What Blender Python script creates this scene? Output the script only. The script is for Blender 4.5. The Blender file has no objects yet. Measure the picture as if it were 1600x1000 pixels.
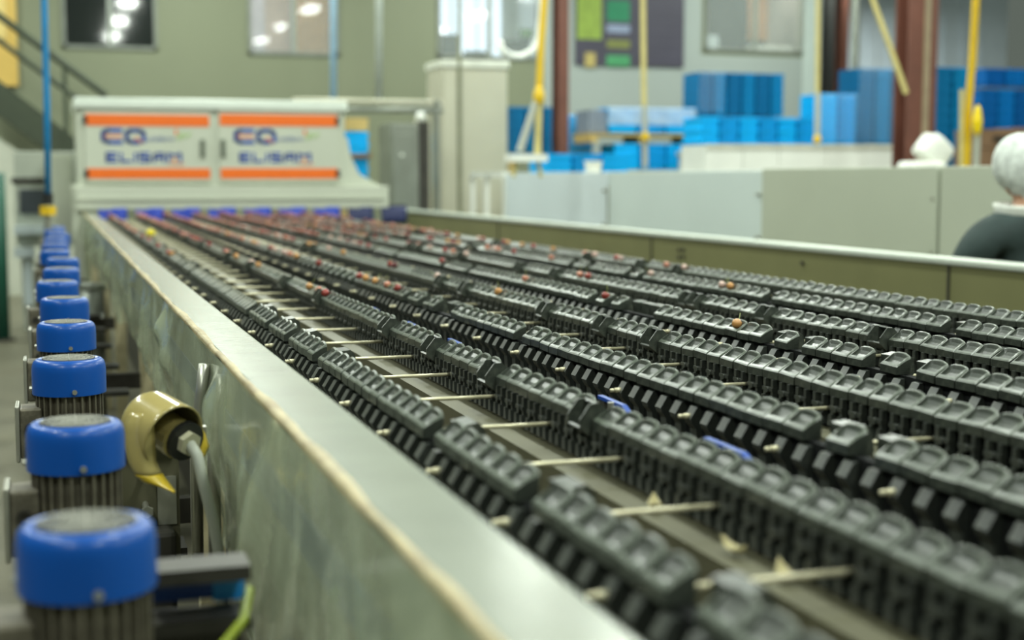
import bpy, bmesh, math, random
from mathutils import Vector, Matrix, Euler
random.seed(7)
PI = math.pi
scene = bpy.context.scene
COL = scene.collection

# ------------------------------------------------------------------ camera, world, lights, exposure
CAM_H = 1.62
FPX = 2222.2
YAW = math.atan2(723, math.hypot(FPX, 223))
PITCH = math.atan2(223, FPX)
cam_d = bpy.data.cameras.new('camera')
cam_d.lens = 50; cam_d.sensor_width = 36; cam_d.clip_start = .02; cam_d.clip_end = 200
cam_d.dof.use_dof = True
cam_d.dof.focus_distance = 3.0
cam_d.dof.aperture_fstop = 2.4
cam = bpy.data.objects.new('camera', cam_d); COL.objects.link(cam)
cam.location = (0, 0, CAM_H)
cam.rotation_euler = (PI/2 - PITCH, 0, -YAW)
scene.camera = cam

world = bpy.data.worlds.new('hall_ambience'); scene.world = world
world.use_nodes = True
bg = world.node_tree.nodes['Background']
bg.inputs['Color'].default_value = (.80, .95, .80, 1)
bg.inputs['Strength'].default_value = .09

vs = scene.view_settings
vs.view_transform = 'Standard'; vs.look = 'None'; vs.gamma = 1; vs.use_curve_mapping = False
vs.exposure = 0.65
LAMP_W = 104
LAMP_SPOTS = [(x, y) for y in (-2.5, 2.0, 6.5, 11.0, 15.5, 19.5) for x in (-2.6, 2.0, 6.6, 11.2)] + [(14.5, 24.0), (18.5, 24.0), (14.5, 28.5), (18.5, 28.5)]  # last four spots are unseen lamps added to brighten the far wall
LAMP_Z = 6.0

# ------------------------------------------------------------------ helpers
FW = Vector((math.sin(YAW)*math.cos(PITCH), math.cos(YAW)*math.cos(PITCH), -math.sin(PITCH)))
RT = Vector((math.cos(YAW), -math.sin(YAW), 0))
UP = RT.cross(FW)
def _ray(x, y): return FW + RT*((x-800)/FPX) - UP*((y-500)/FPX)
def atY(x, y, Y):
    d = _ray(x, y); p = d*(Y/d.y); return Vector((p.x, Y, p.z+CAM_H))
def atX(x, y, X):
    d = _ray(x, y); p = d*(X/d.x); return Vector((X, p.y, p.z+CAM_H))

MATS = {}
def mat(name, col, rough=.5, metal=0, var=.12, scale=6, bump=0, bscale=40, spec=.5, alpha=1, dirt=None, dscale=3, emit=0, trans=0, coat=0):
    """procedural principled material: noise-varied colour, optional dirt colour in patches, fine bump"""
    if name in MATS: return MATS[name]
    m = bpy.data.materials.new(name); m.use_nodes = True
    nt = m.node_tree; b = nt.nodes['Principled BSDF']
    b.inputs['Roughness'].default_value = rough; b.inputs['Metallic'].default_value = metal
    b.inputs['Specular IOR Level'].default_value = spec; b.inputs['Alpha'].default_value = alpha
    b.inputs['Transmission Weight'].default_value = trans
    b.inputs['Coat Weight'].default_value = coat
    tc = nt.nodes.new('ShaderNodeTexCoord')
    nz = nt.nodes.new('ShaderNodeTexNoise'); nz.inputs['Scale'].default_value = scale; nz.inputs['Detail'].default_value = 5
    nt.links.new(tc.outputs['Object'], nz.inputs['Vector'])
    rp = nt.nodes.new('ShaderNodeValToRGB')
    rp.color_ramp.elements[0].position = .3; rp.color_ramp.elements[1].position = .7
    rp.color_ramp.elements[0].color = (*[max(0, c*(1-var)) for c in col], 1)
    rp.color_ramp.elements[1].color = (*[min(1, c*(1+var)) for c in col], 1)
    nt.links.new(nz.outputs['Fac'], rp.inputs['Fac'])
    out = rp.outputs['Color']
    if dirt:
        n2 = nt.nodes.new('ShaderNodeTexNoise'); n2.inputs['Scale'].default_value = dscale; n2.inputs['Detail'].default_value = 8
        n2.inputs['Roughness'].default_value = .7
        nt.links.new(tc.outputs['Object'], n2.inputs['Vector'])
        r2 = nt.nodes.new('ShaderNodeValToRGB')
        r2.color_ramp.elements[0].position = .48; r2.color_ramp.elements[1].position = .68
        r2.color_ramp.elements[0].color = (0, 0, 0, 1); r2.color_ramp.elements[1].color = (.8, .8, .8, 1)
        nt.links.new(n2.outputs['Fac'], r2.inputs['Fac'])
        mx = nt.nodes.new('ShaderNodeMix'); mx.data_type = 'RGBA'
        nt.links.new(r2.outputs['Color'], mx.inputs['Factor'])
        nt.links.new(out, mx.inputs['A']); mx.inputs['B'].default_value = (*dirt, 1)
        out = mx.outputs['Result']
    nt.links.new(out, b.inputs['Base Color'])
    if emit:
        b.inputs['Emission Color'].default_value = (*col, 1); b.inputs['Emission Strength'].default_value = emit
    if bump:
        n3 = nt.nodes.new('ShaderNodeTexNoise'); n3.inputs['Scale'].default_value = bscale; n3.inputs['Detail'].default_value = 4
        nt.links.new(tc.outputs['Object'], n3.inputs['Vector'])
        bp = nt.nodes.new('ShaderNodeBump'); bp.inputs['Strength'].default_value = bump; bp.inputs['Distance'].default_value = .01
        nt.links.new(n3.outputs['Fac'], bp.inputs['Height']); nt.links.new(bp.outputs['Normal'], b.inputs['Normal'])
    MATS[name] = m
    return m

WL = {}      # world location of every thing / part origin
def base(parent): return WL.get(parent, Vector((0, 0, 0))) if parent else Vector((0, 0, 0))

class MB:
    def __init__(s): s.v = []; s.f = []
    def add(s, vs_, fs):
        o = len(s.v); s.v += [Vector(p) for p in vs_]; s.f += [tuple(i+o for i in f) for f in fs]; return s
    def box(s, x0, x1, y0, y1, z0, z1):
        return s.add([(x0,y0,z0),(x1,y0,z0),(x1,y1,z0),(x0,y1,z0),(x0,y0,z1),(x1,y0,z1),(x1,y1,z1),(x0,y1,z1)],
                     [(0,3,2,1),(4,5,6,7),(0,1,5,4),(1,2,6,5),(2,3,7,6),(3,0,4,7)])
    def obox(s, c, hx, hy, hz, rot):
        M = rot.to_matrix() if not isinstance(rot, Matrix) else rot
        c = Vector(c); k = []
        for z in (-hz, hz):
            for x, y in ((-hx,-hy),(hx,-hy),(hx,hy),(-hx,hy)): k.append(c + M @ Vector((x, y, z)))
        return s.add(k, [(0,3,2,1),(4,5,6,7),(0,1,5,4),(1,2,6,5),(2,3,7,6),(3,0,4,7)])
    def cyl(s, p0, p1, r, n=12, r1=None, cap=True):
        return s.tube([p0, p1], r, n, r1, cap)
    def tube(s, pts, r, n=8, r1=None, cap=True):
        pts = [Vector(p) for p in pts]; m = len(pts); rings = []
        prev = None
        for i, p in enumerate(pts):
            d = (pts[min(i+1, m-1)] - pts[max(i-1, 0)]).normalized()
            a = prev if prev is not None else (Vector((0,0,1)) if abs(d.z) < .9 else Vector((1,0,0)))
            u = (a - d*a.dot(d)).normalized(); w = d.cross(u); prev = u
            rr = r if r1 is None else r + (r1-r)*i/(m-1)
            if isinstance(r, (list, tuple)): rr = r[i]
            rings.append([p + (u*math.cos(2*PI*k/n) + w*math.sin(2*PI*k/n))*rr for k in range(n)])
        vs_ = [q for g in rings for q in g]; fs = []
        for i in range(m-1):
            for k in range(n): fs.append((i*n+k, i*n+(k+1)%n, (i+1)*n+(k+1)%n, (i+1)*n+k))
        if cap: fs += [tuple(range(n-1, -1, -1)), tuple((m-1)*n+k for k in range(n))]
        return s.add(vs_, fs)
    def lathe(s, prof, c, n=24, ax='z', cap=True):
        c = Vector(c); vs_ = []; fs = []
        for r, h in prof:
            for k in range(n):
                a = 2*PI*k/n
                q = {'z': (r*math.cos(a), r*math.sin(a), h), 'x': (h, r*math.cos(a), r*math.sin(a)), 'y': (r*math.sin(a), h, r*math.cos(a))}[ax]
                vs_.append(c + Vector(q))
        for i in range(len(prof)-1):
            for k in range(n): fs.append((i*n+k, i*n+(k+1)%n, (i+1)*n+(k+1)%n, (i+1)*n+k))
        if cap:
            fs.append(tuple(range(n-1, -1, -1))); fs.append(tuple((len(prof)-1)*n+k for k in range(n)))
        return s.add(vs_, fs)
    def prism(s, poly, axis, a, b):
        n = len(poly)
        def P(u, v, t): return {'x': (t, u, v), 'y': (u, t, v), 'z': (u, v, t)}[axis]
        vs_ = [P(u, v, a) for u, v in poly] + [P(u, v, b) for u, v in poly]
        fs = [tuple(range(n-1, -1, -1)), tuple(range(n, 2*n))] + [(i, (i+1)%n, n+(i+1)%n, n+i) for i in range(n)]
        return s.add(vs_, fs)
    def grid(s, fn, nu, nv):
        vs_ = [fn(i/(nu-1), j/(nv-1)) for i in range(nu) for j in range(nv)]
        fs = [(i*nv+j, (i+1)*nv+j, (i+1)*nv+j+1, i*nv+j+1) for i in range(nu-1) for j in range(nv-1)]
        return s.add(vs_, fs)
    def mesh(s, name, m, off=Vector((0, 0, 0)), smooth=False, fix=True):
        me = bpy.data.meshes.new(name)
        me.from_pydata([tuple(p-off) for p in s.v], [], s.f)
        if fix:
            bm = bmesh.new(); bm.from_mesh(me); bmesh.ops.recalc_face_normals(bm, faces=bm.faces); bm.to_mesh(me); bm.free()
        if smooth: me.polygons.foreach_set('use_smooth', [True]*len(me.polygons))
        if m: me.materials.append(m)
        return me
    def build(s, name, m, parent=None, smooth=False, bevel=0, loc=None, solid=0, autosmooth=None):
        """one mesh object; verts are given in world space"""
        if parent is not None: off = base(parent)
        elif loc is not None: off = Vector(loc)
        else:
            xs = [p.x for p in s.v]; ys = [p.y for p in s.v]; zs = [p.z for p in s.v]
            off = Vector(((min(xs)+max(xs))/2, (min(ys)+max(ys))/2, min(zs)))
        o = bpy.data.objects.new(name, s.mesh(name, m, off, smooth)); COL.objects.link(o)
        if parent is not None: o.parent = parent
        else: o.location = off
        WL[o] = off
        if solid:
            md = o.modifiers.new('thickness', 'SOLIDIFY'); md.thickness = solid
        if bevel:
            md = o.modifiers.new('bevel', 'BEVEL'); md.width = bevel; md.segments = 2; md.limit_method = 'ANGLE'
        return o

def tag(o, label=None, cat=None, group=None, kind=None):
    if label: o['label'] = label
    if cat: o['category'] = cat
    if group: o['group'] = group
    if kind: o['kind'] = kind
    return o
def thing(name, loc, label, cat, group=None):
    o = bpy.data.objects.new(name, None); COL.objects.link(o); o.location = loc; o.empty_display_size = .1
    WL[o] = Vector(loc); return tag(o, label, cat, group)
def place(name, mesh, loc, parent=None, rot=None):
    """object sharing mesh data; loc in world space"""
    o = bpy.data.objects.new(name, mesh); COL.objects.link(o)
    o.location = Vector(loc) - base(parent)
    if rot: o.rotation_euler = rot
    if parent is not None: o.parent = parent
    WL[o] = Vector(loc)
    return o
def copy_tree(o, parent=None):
    c = o.copy(); COL.objects.link(c); c.parent = parent
    for ch in [x for x in bpy.data.objects if x.parent == o]: copy_tree(ch, c)
    return c

# ------------------------------------------------------------------ materials
M_floor = mat('concrete_floor', (.12, .115, .075), .45, var=.18, scale=1.2, dirt=(.09, .08, .05), dscale=.8)
M_wall = mat('wall_paint', (.20, .22, .14), .6, var=.04, scale=.6)
M_wall_r = mat('wall_trim_paint', (.52, .60, .56), .6, var=.04)
M_corr = mat('bluish_metal_cladding', (.74, .83, .92), .5, metal=0, var=.08, scale=1)
M_frame = mat('window_frame_paint', (.20, .22, .19), .5)
M_glass_dark = mat('dark_window_glass', (.012, .016, .014), .05, var=.05, spec=.9)
M_beam_top = mat('brushed_steel_beam', (.24, .26, .21), .24, metal=.08, var=.06, scale=9, bump=.05, bscale=60)
M_tape = mat('yellowed_tape', (.36, .30, .16), .5, var=.2, scale=12, bump=.3, bscale=30, dirt=(.20, .14, .06), dscale=14)
M_steel_in = mat('olive_steel_panel', (.21, .21, .093), .45, metal=.25, var=.07, scale=3)
M_cap = mat('black_carrier_plastic', (.042, .049, .040), .28, var=.18, scale=30, bump=.05, bscale=200, dirt=(.080, .089, .070), dscale=60)
M_fin = mat('black_link_plastic', (.036, .041, .036), .4, var=.15, scale=30, dirt=(.065, .07, .055), dscale=50)
M_core = mat('black_chain_core', (.006, .007, .007), .7, spec=.2, var=.2, scale=20)
M_rod = mat('cream_coated_rod', (.60, .56, .38), .35, metal=.3, var=.1, scale=20)
M_rail = mat('olive_channel_steel', (.115, .11, .065), .5, metal=.15, var=.1, scale=8)
M_dark = mat('dark_greasy_steel', (.045, .042, .034), .5, metal=.3, var=.3, scale=12)
M_blue = mat('blue_motor_paint', (.0005, .068, .34), .34, var=.08, scale=6, spec=.35, coat=.1, bump=.03, bscale=120)
M_grill = mat('pale_grille_dust', (.17, .17, .14), .6, var=.2, scale=40)
M_motor = mat('grimy_cast_aluminium', (.17, .155, .115), .5, metal=.4, var=.3, scale=25, dirt=(.06, .052, .035), dscale=18)
M_steel = mat('plain_steel', (.42, .42, .36), .35, metal=.7, var=.1, scale=20)
M_bluepl = mat('blue_plastic', (.002, .05, .30), .4, var=.1)
M_cream = mat('cream_painted_steel', (.48, .43, .26), .5, var=.1, scale=6, dirt=(.25, .21, .12), dscale=5)
M_hood = mat('yellowed_translucent_plastic', (.33, .27, .095), .22, var=.12, scale=14, coat=.4)
M_hood2 = mat('yellow_plastic_lip', (.46, .33, .02), .3, var=.1)
M_black = mat('black_rubber', (.012, .013, .012), .5)
M_cable = mat('pale_grey_cable', (.40, .42, .36), .45, var=.08)
M_earth = mat('yellow_green_cable', (.19, .24, .012), .4, var=.1)
M_box = mat('white_cabinet_paint', (.53, .56, .46), .4, var=.03, scale=1.5)
M_orange = mat('orange_stripe', (.85, .16, .012), .4, var=.03)
M_ink = mat('blue_lettering', (.02, .07, .36), .5, var=.03)
M_inkred = mat('orange_lettering', (.75, .22, .08), .5, var=.03)
M_inkgreen = mat('green_lettering', (.36, .50, .22), .5, var=.05)
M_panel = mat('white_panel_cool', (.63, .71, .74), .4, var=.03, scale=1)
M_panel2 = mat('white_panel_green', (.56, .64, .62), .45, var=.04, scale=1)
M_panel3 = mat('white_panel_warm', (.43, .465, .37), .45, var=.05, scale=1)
M_brown = mat('red_oxide_steel', (.15, .055, .036), .55, var=.12, scale=5)
M_crate = mat('blue_crate_plastic', (.001, .16, .37), .5, spec=.25, var=.12, scale=4)
M_crate2 = mat('bright_blue_crate_plastic', (.001, .44, .92), .5, spec=.25, var=.10, scale=4)
M_crate3 = mat('deep_blue_crate_plastic', (.002, .11, .36), .5, spec=.25, var=.12, scale=4)
M_wrap = mat('stretch_wrap', (.72, .84, .90), .25, var=.06, scale=5, alpha=.5)
M_white = mat('white_plastic', (.78, .80, .74), .4, var=.05, scale=3)
M_yellow = mat('yellow_strap', (.72, .47, .01), .45, var=.08)
M_yellow2 = mat('faded_yellow_strap', (.58, .50, .20), .5, var=.1)
M_card = mat('brown_cardboard', (.22, .13, .07), .7, var=.1, scale=6)
M_wood = mat('pale_pallet_wood', (.55, .40, .14), .6, var=.15, scale=8)
M_stain = mat('stainless_sheet', (.50, .49, .38), .45, metal=.1, var=.05, scale=2)
M_stain_d = mat('grey_stainless', (.27, .29, .25), .35, metal=.5, var=.15, scale=3)
M_green = mat('dark_green_stair_paint', (.035, .048, .025), .5, var=.1)

# ================================================================== SETTING
tag(MB().box(-8, 22, -6, 34, -.1, 0).build('floor', M_floor), kind='structure')
YW = 22.0
XC = 12.64
wl = MB()
wins = {1: (98, 246, 75), 2: (388, 530, 85), 3: (683, 845, 90), 4: (1100, 1257, 80)}
wrect = {}
for k, (a, b, yb) in wins.items():
    p = atY(a, yb, YW); q = atY(b, yb, YW); wrect[k] = (p.x, q.x, p.z, p.z+1.35)
# wall with real openings: column by column
xs = [-8]
for k in sorted(wrect): xs += [wrect[k][0], wrect[k][1]]
xs.append(XC)
for i in range(len(xs)-1):
    if i % 2 == 0: wl.box(xs[i], xs[i+1], YW, YW+.25, 0, 7.2)
    else:
        r = wrect[(i+1)//2]
        wl.box(xs[i], xs[i+1], YW, YW+.25, 0, r[2]); wl.box(xs[i], xs[i+1], YW, YW+.25, r[3], 7.2)
tag(wl.build('wall_back', M_wall), kind='structure')
tag(MB().box(12.36, XC+.04, YW-.04, YW, 0, 7.2).build('trim_1', M_wall_r), kind='structure')
# paler stretch of the wall towards its end
tag(MB().box(atY(850, 50, YW).x, 12.36, YW-.02, YW, 0, wrect[4][2]-.06).box(atY(850, 50, YW).x, wrect[4][0]-.06, YW-.02, YW, wrect[4][2]-.06, 7.2).build('wall_end', mat('wall_pale_tone', (.34, .385, .36), .6, var=.03, scale=.6)), kind='structure')
# far cladding wall with ribs
fw_ = MB().box(11, 24, 32, 32.2, 0, 8)
wf = tag(fw_.build('wall_far', M_corr), kind='structure')
x = 12.2; rib = MB().box(-.06, .06, -.05, 0, 0, 8).mesh('rib', M_corr)
while x < 23.5:
    place('rib', rib, (x, 32, 0), wf); x += .55
# windows
def window(n, pane_mat):
    x0, x1, z0, z1 = wrect[n]
    w = MB()
    t = .05
    w.box(x0, x1, YW-.03, YW+.05, z0, z0+t).box(x0, x1, YW-.03, YW+.05, z1-t, z1)
    w.box(x0, x0+t, YW-.03, YW+.05, z0, z1).box(x1-t, x1, YW-.03, YW+.05, z0, z1)
    o = tag(w.build('window_%d' % n, M_frame), kind='structure')
    xm = (x0+x1)/2
    MB().box(xm-.035, xm+.035, YW-.02, YW+.04, z0+t, z1-t).build('mullion', mat('mullion_grey', (.30, .33, .29), .5), o)
    for a, b in ((x0+t, xm-.035), (xm+.035, x1-t)):
        MB().box(a, b, YW, YW+.012, z0+t, z1-t).build('pane', pane_mat, o)
    return o
M_gl_clear = mat('clear_window_glass', (.55, .62, .60), .04, var=.02, alpha=.22, spec=.8)
for n in (1, 2, 3, 4): window(n, M_glass_dark if n == 1 else M_gl_clear)
# rooms behind the clear windows
def room(n, matback):
    x0, x1, z0, z1 = wrect[n]
    m = MB().box(x0-.3, x1+.3, YW+2.2, YW+2.25, z0-.6, z1+.6)
    m.box(x0-.35, x0-.3, YW+.25, YW+2.25, z0-.6, z1+.6).box(x1+.3, x1+.35, YW+.25, YW+2.25, z0-.6, z1+.6)
    m.box(x0-.3, x1+.3, YW+.25, YW+2.2, z0-.65, z0-.6)
    return tag(m.build('wall_office_%d' % n, matback), kind='structure')
room(2, mat('lilac_office_wall', (.34, .33, .36), .6)); room(3, M_white); room(4, mat('beige_office_wall', (.33, .33, .28), .6))
for n_ in (2, 4):
    x0, x1, z0, z1 = wrect[n_]
    od = bpy.data.lights.new('office_lamp', 'AREA'); od.shape = 'RECTANGLE'; od.size = 1.0; od.size_y = .5; od.energy = 38; od.color = (1, .97, .9)
    oo = bpy.data.objects.new('office_lamp', od); COL.objects.link(oo); oo.location = ((x0+x1)/2, YW+.9, z1+.5)
# lit daylight window at the back of office 3
x0, x1, z0, z1 = wrect[3]
dw = tag(MB().box(x0-.1, x1+.1, YW+2.15, YW+2.19, z0+.02, z1+.3).build('window_5', M_white), kind='structure')
day = mat('daylight_pane', (.72, .86, 1.0), .4, var=.02, emit=1.0)
for k in range(4):
    a = x0-.05 + k*(x1-x0+.1)/4
    MB().box(a, a+(x1-x0+.1)/4-.06, YW+2.12, YW+2.15, z0+.08, z1+.25).build('pane', day, dw)
# furniture silhouettes in the offices
def office_bits(n, items):
    x0, x1, z0, z1 = wrect[n]
    for nm, lab, cat, u0, u1, h0, h1, yy, m in items:
        a = x0+(x1-x0)*u0; b = x0+(x1-x0)*u1
        t = thing(nm, ((a+b)/2, YW+yy, z0+h0), lab, cat)
        MB().box(a, b, YW+yy, YW+yy+.06, z0+h0, z0+h1).build('panel', m, t, bevel=.01)
        MB().box(a+.03, b-.03, YW+yy+.06, YW+yy+.2, z0+h0-.1, z0+h1-.05).build('back_shell', M_dark, t, bevel=.01)
office_bits(2, [('notice_board', 'orange cork board behind the second upper window', 'board', .56, .95, .05, 1.3, .32, mat('cork_orange', (.52, .27, .10), .7)),
                ('door_panel', 'pinkish door leaf behind the second upper window', 'door', .24, .52, -.3, 1.3, .5, mat('pinkish_panel', (.48, .32, .26), .6))])
office_bits(3, [('computer_monitor', 'dark computer monitor in the bright office, at left behind the glass', 'monitor', .06, .30, -.05, .42, .5, M_dark),
                ('computer_monitor', 'dark computer monitor in the bright office, low at the centre', 'monitor', .36, .58, -.05, .18, .6, M_dark),
                ('desk_chair', 'dark chair back in the bright office, at right behind the glass', 'chair', .72, .98, -.05, .36, .5, M_dark),
                ('desk_plant', 'small green plant in the bright office', 'plant', .84, .97, .38, .52, .2, mat('leaf_green', (.10, .22, .05), .5))])
office_bits(4, [('office_screen', 'large dark screen behind the rightmost upper window', 'monitor', .22, .62, .1, 1.3, .8, M_dark),
                ('storage_box', 'orange box behind the rightmost upper window', 'box', .68, .88, .3, 1.3, .9, mat('box_orange', (.55, .28, .12), .6)),
                ('paper_stack', 'pile of white paper on the sill behind the rightmost window', 'paper', .52, .97, .03, .15, .3, M_white),
                ('grey_cushion', 'pale grey cushion behind the rightmost upper window', 'cushion', .04, .22, .0, .30, .3, M_panel)])

# yellow door panel at upper left on the stair landing
yd = tag(MB().box(-1.6, -.38, YW-.08, YW-.02, 2.93, 5.2).build('door_1', mat('yellow_door', (.62, .42, .10), .5, var=.1, scale=2)), kind='structure')
MB().box(-1.0, -.52, YW-.10, YW-.08, 3.6, 5.0).build('door_panel', mat('yellow_door_panel', (.72, .56, .20), .5, var=.1), yd)

# staircase
st = thing('staircase', (-.2, 20.9, 0), 'dark green steel staircase coming down behind the blue hose, left of the white cabinet', 'staircase')
def P21(x, y, Y=21.0): return atY(x, y, Y)
for dy in (0, .9):
    a = P21(-40, 118); b = P21(112, 235); b2 = P21(150, 262)
    m = MB(); yy = 20.6+dy
    m.add([(a.x, yy, a.z+.18), (b2.x, yy, b2.z+.18), (b2.x, yy, b2.z-.30), (a.x, yy, a.z-.30),
           (a.x, yy+.06, a.z+.18), (b2.x, yy+.06, b2.z+.18), (b2.x, yy+.06, b2.z-.30), (a.x, yy+.06, a.z-.30)],
          [(0,1,2,3),(7,6,5,4),(0,4,5,1),(1,5,6,2),(2,6,7,3),(3,7,4,0)])
    m.build('stringer', M_green, st)
a = P21(-40, 118); b2 = P21(150, 262)
tr = MB().box(-.16, .16, 20.66, 21.5, -.02, .02).mesh('tread', M_green)
for k in range(7):
    p = a.lerp(b2, (k+.5)/7); place('tread', tr, (p.x, 0, p.z), st)
for off, r in ((0, .050), (38, .038)):
    p = P21(-40, 0+off); q = P21(165, 152+off)
    MB().tube([(p.x, 20.6, p.z), (q.x, 20.6, q.z)], r, 8).build('handrail', M_green, st)
for px in (-20, 100):
    t = (px+40)/205
    p = P21(px, 0+152*t); z1 = p.z; z0 = P21(px, 118+t*155).z
    MB().box(p.x-.03, p.x+.03, 20.57, 20.63, z0-.1, z1).build('post', M_green, st)
# landing support under the stairs
sw = MB(); a = P21(-60, 150); b = P21(118, 268)
sw.add([(a.x, 20.7, a.z-.25), (b.x, 20.7, b.z-.25), (b.x, 20.7, 0), (a.x, 20.7, 0), (a.x, 20.85, a.z-.25), (b.x, 20.85, b.z-.25), (b.x, 20.85, 0), (a.x, 20.85, 0)],
       [(0,1,2,3),(7,6,5,4),(0,4,5,1),(1,5,6,2),(2,6,7,3),(3,7,4,0)])
tag(sw.build('wall_stair', mat('stair_side_panel', (.50, .52, .43), .6, var=.04)), kind='structure')

# ceiling lamps (above the frame, they light the hall; the last four added for the far wall)
lamp_house = MB().prism([(-.22, .0), (.22, .0), (.12, .10), (-.12, .10)], 'y', -.75, .75).mesh('housing', M_white)
M_tube = mat('lit_tube', (1, .98, .9), .4, var=0, emit=6)
lamp_tube = MB().cyl((0, -.7, -.02), (0, .7, -.02), .018, 8).mesh('tube', M_tube)
for i, (lx, ly) in enumerate(LAMP_SPOTS):
    t = thing('ceiling_lamp', (lx, ly, LAMP_Z), 'white hanging fluorescent fixture high above the hall', 'lamp', 'hall ceiling lamps')
    place('housing', lamp_house, (lx, ly, LAMP_Z+.03), t)
    for dx in (-.1, .1): place('tube', lamp_tube, (lx+dx, ly, LAMP_Z+.03), t)
    MB().cyl((lx, ly, LAMP_Z+.12), (lx, ly, 7.4), .01, 6).build('hanger', M_steel, t)
    ld = bpy.data.lights.new('lamp_light', 'AREA'); ld.shape = 'RECTANGLE'; ld.size = .4; ld.size_y = 1.5
    ld.energy = LAMP_W; ld.color = (.92, 1.0, .90)
    lo = bpy.data.objects.new('lamp_light', ld); COL.objects.link(lo); lo.parent = t; lo.location = (0, 0, -.02)

# ================================================================== SORTING MACHINE
Y0, Y1 = .25, 14.2
XB0, XB1, ZB = .295, .395, 1.29
mach = thing('sorting_machine', (1.9, 7, 0), 'long steel fruit sorting machine frame with raised side beams', 'machine')
MB().box(XB0, XB1, Y0, Y1, ZB-.265, ZB).build('near_side_beam', M_beam_top, mach, bevel=.006)
MB().box(XB0-.0015, XB0, Y0, Y1, 1.140, 1.197).build('beam_stripe', mat('blue_grey_beam_stripe', (.05, .10, .21), .45, var=.1), mach)
XR0 = 3.50
MB().box(XR0, XR0+.09, Y0+1.5, 15.4, ZB-.03, ZB).build('far_beam_cap', mat('far_beam_cap_steel', (.55, .60, .52), .38, metal=.2, var=.05), mach, bevel=.008)
MB().box(XR0+.012, XR0+.07, Y0+1.5, 15.4, ZB-.55, ZB-.03).build('far_side_wall', M_steel_in, mach)
MB().box(XR0-.02, XR0+.012, Y0+1.5, 15.4, ZB-.55, ZB-.43).build('far_wall_ledge', M_steel_in, mach)
for yy in (5.0, 8.05, 11.2):
    MB().box(XR0+.006, XR0+.012, yy, yy+.012, ZB-.43, ZB-.03).build('wall_seam', M_dark, mach)
bolt = MB().cyl((0, 0, 0), (-.012, 0, 0), .011, 6).mesh('bolt', M_dark)
for (bx, by) in ((1062, 390), (1069, 390), (1062, 402), (1069, 402), (1255, 411)):
    p = atX(bx, by, XR0+.012); place('bolt', bolt, p, mach)
# lane positions
LX = [.522, .784, 1.036, 1.294, 1.548, 1.802, 2.065, 2.330]      # ridge line of each lane
ZC = 1.260         # top of the low front lip of a carrier
# channel rails under every pair, cross beams, pan
for p in range(4):
    xe = LX[2*p+1]-.02; xo = LX[2*p]-.02
    MB().box(xe-.056, xe+.006, Y0, Y1-.3, 1.176, 1.187).box(xe-.056, xe-.048, Y0, Y1-.3, 1.12, 1.176).box(xe-.048, xe+.06, Y0, Y1-.3, 1.120, 1.130).build('channel_rail', M_rail, mach)
    MB().box(xo-.02, xo+.045, Y0, Y1-.3, 1.155, 1.1655).box(xo+.037, xo+.045, Y0, Y1-.3, 1.10, 1.155).build('channel_rail', M_rail, mach)
k = 0; y = .7
cb = MB().box(XB1, XR0+.012, -.03, .03, 1.02, 1.10).mesh('cross_beam', M_rail)
while y < 14:
    place('cross_beam', cb, (0, y, 0), mach); y += .9
MB().box(XB1, XR0+.02, Y0+.1, 14.6, .90, .92).build('drip_pan', mat('brown_drip_pan', (.030, .024, .014), .8, var=.4, scale=7), mach)
leg = MB().box(-.030, .030, -.035, .035, 0, 1.03).mesh('leg', M_cream)
for yy in (1.05, 3.42, 5.7, 8.0, 10.3, 12.6):
    place('leg', leg, (.345, yy, 0), mach); place('leg', leg, (XR0+.05, yy+1.3, 0), mach)
for yy in (3.42, 5.7, 8.0, 10.3):
    MB().box(.05, .345, yy-.02, yy+.02, .80, .86).build('cross_tie', M_dark, mach)
# under-machine darkness: added dark sheet in place of shade, along the inner leg line
MB().box(.62, .64, Y0, 14.0, .05, .92).build('under_shade_sheet', M_dark, mach)

# carrier meshes
PITCH_C = .061
def cap_mesh(name, hi=True):
    L = .0292; WU = .031; RISE = .0225
    m = MB()
    if hi:
        us = [0, .0018, .0062, .0075, .0130, .0190, .0245, .0270, .0290, .031]
        vs_ = [-L, -L+.0022, -L+.0052, -L+.0062, -.012, 0, .012, L-.0062, L-.0052, L-.0022, L]
    else:
        us = [0, .0070, .024, .031]; vs_ = [-L, -L+.006, L-.006, L]
    def top(u, v):
        f = min(1, u/WU); q = abs(v)/L
        r = RISE*(f**1.15)*(1-.30*max(0, f-.35)/.65*q**5) + .002*f*(1-q*q)
        inu = .0070 <= u <= .0255; inv_ = q <= (L-.0060)/L
        dd = 0
        if inu and inv_:
            e = (u-.0070)/.0185
            dd = (.0046+.0030*math.sin(e*PI))*(1-.25*q*q)
        if not hi and .0065 <= u <= .025 and inv_: dd = .0045
        rim = -.0018 if (u <= 1e-9 or u >= WU-1e-9 or q >= 1-1e-6) else 0
        return r-dd+rim
    nu, nv = len(us), len(vs_)
    V = [(u, v, top(u, v)) for u in us for v in vs_]
    F = [(i*nv+j, (i+1)*nv+j, (i+1)*nv+j+1, i*nv+j+1) for i in range(nu-1) for j in range(nv-1)]
    m.add(V, F)
    loop = [i*nv for i in range(nu)] + [(nu-1)*nv+j for j in range(1, nv)] + [i*nv+nv-1 for i in range(nu-2, -1, -1)] + [j for j in range(nv-2, 0, -1)]
    o = len(m.v)
    for q in loop:
        p = m.v[q]; m.v.append(Vector((p.x, p.y*.97, -.0160)))
    n = len(loop)
    for q in range(n): m.f.append((loop[q], loop[(q+1)%n], o+(q+1)%n, o+q))
    m.f.append(tuple(o+q for q in range(n)))
    return m
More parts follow.
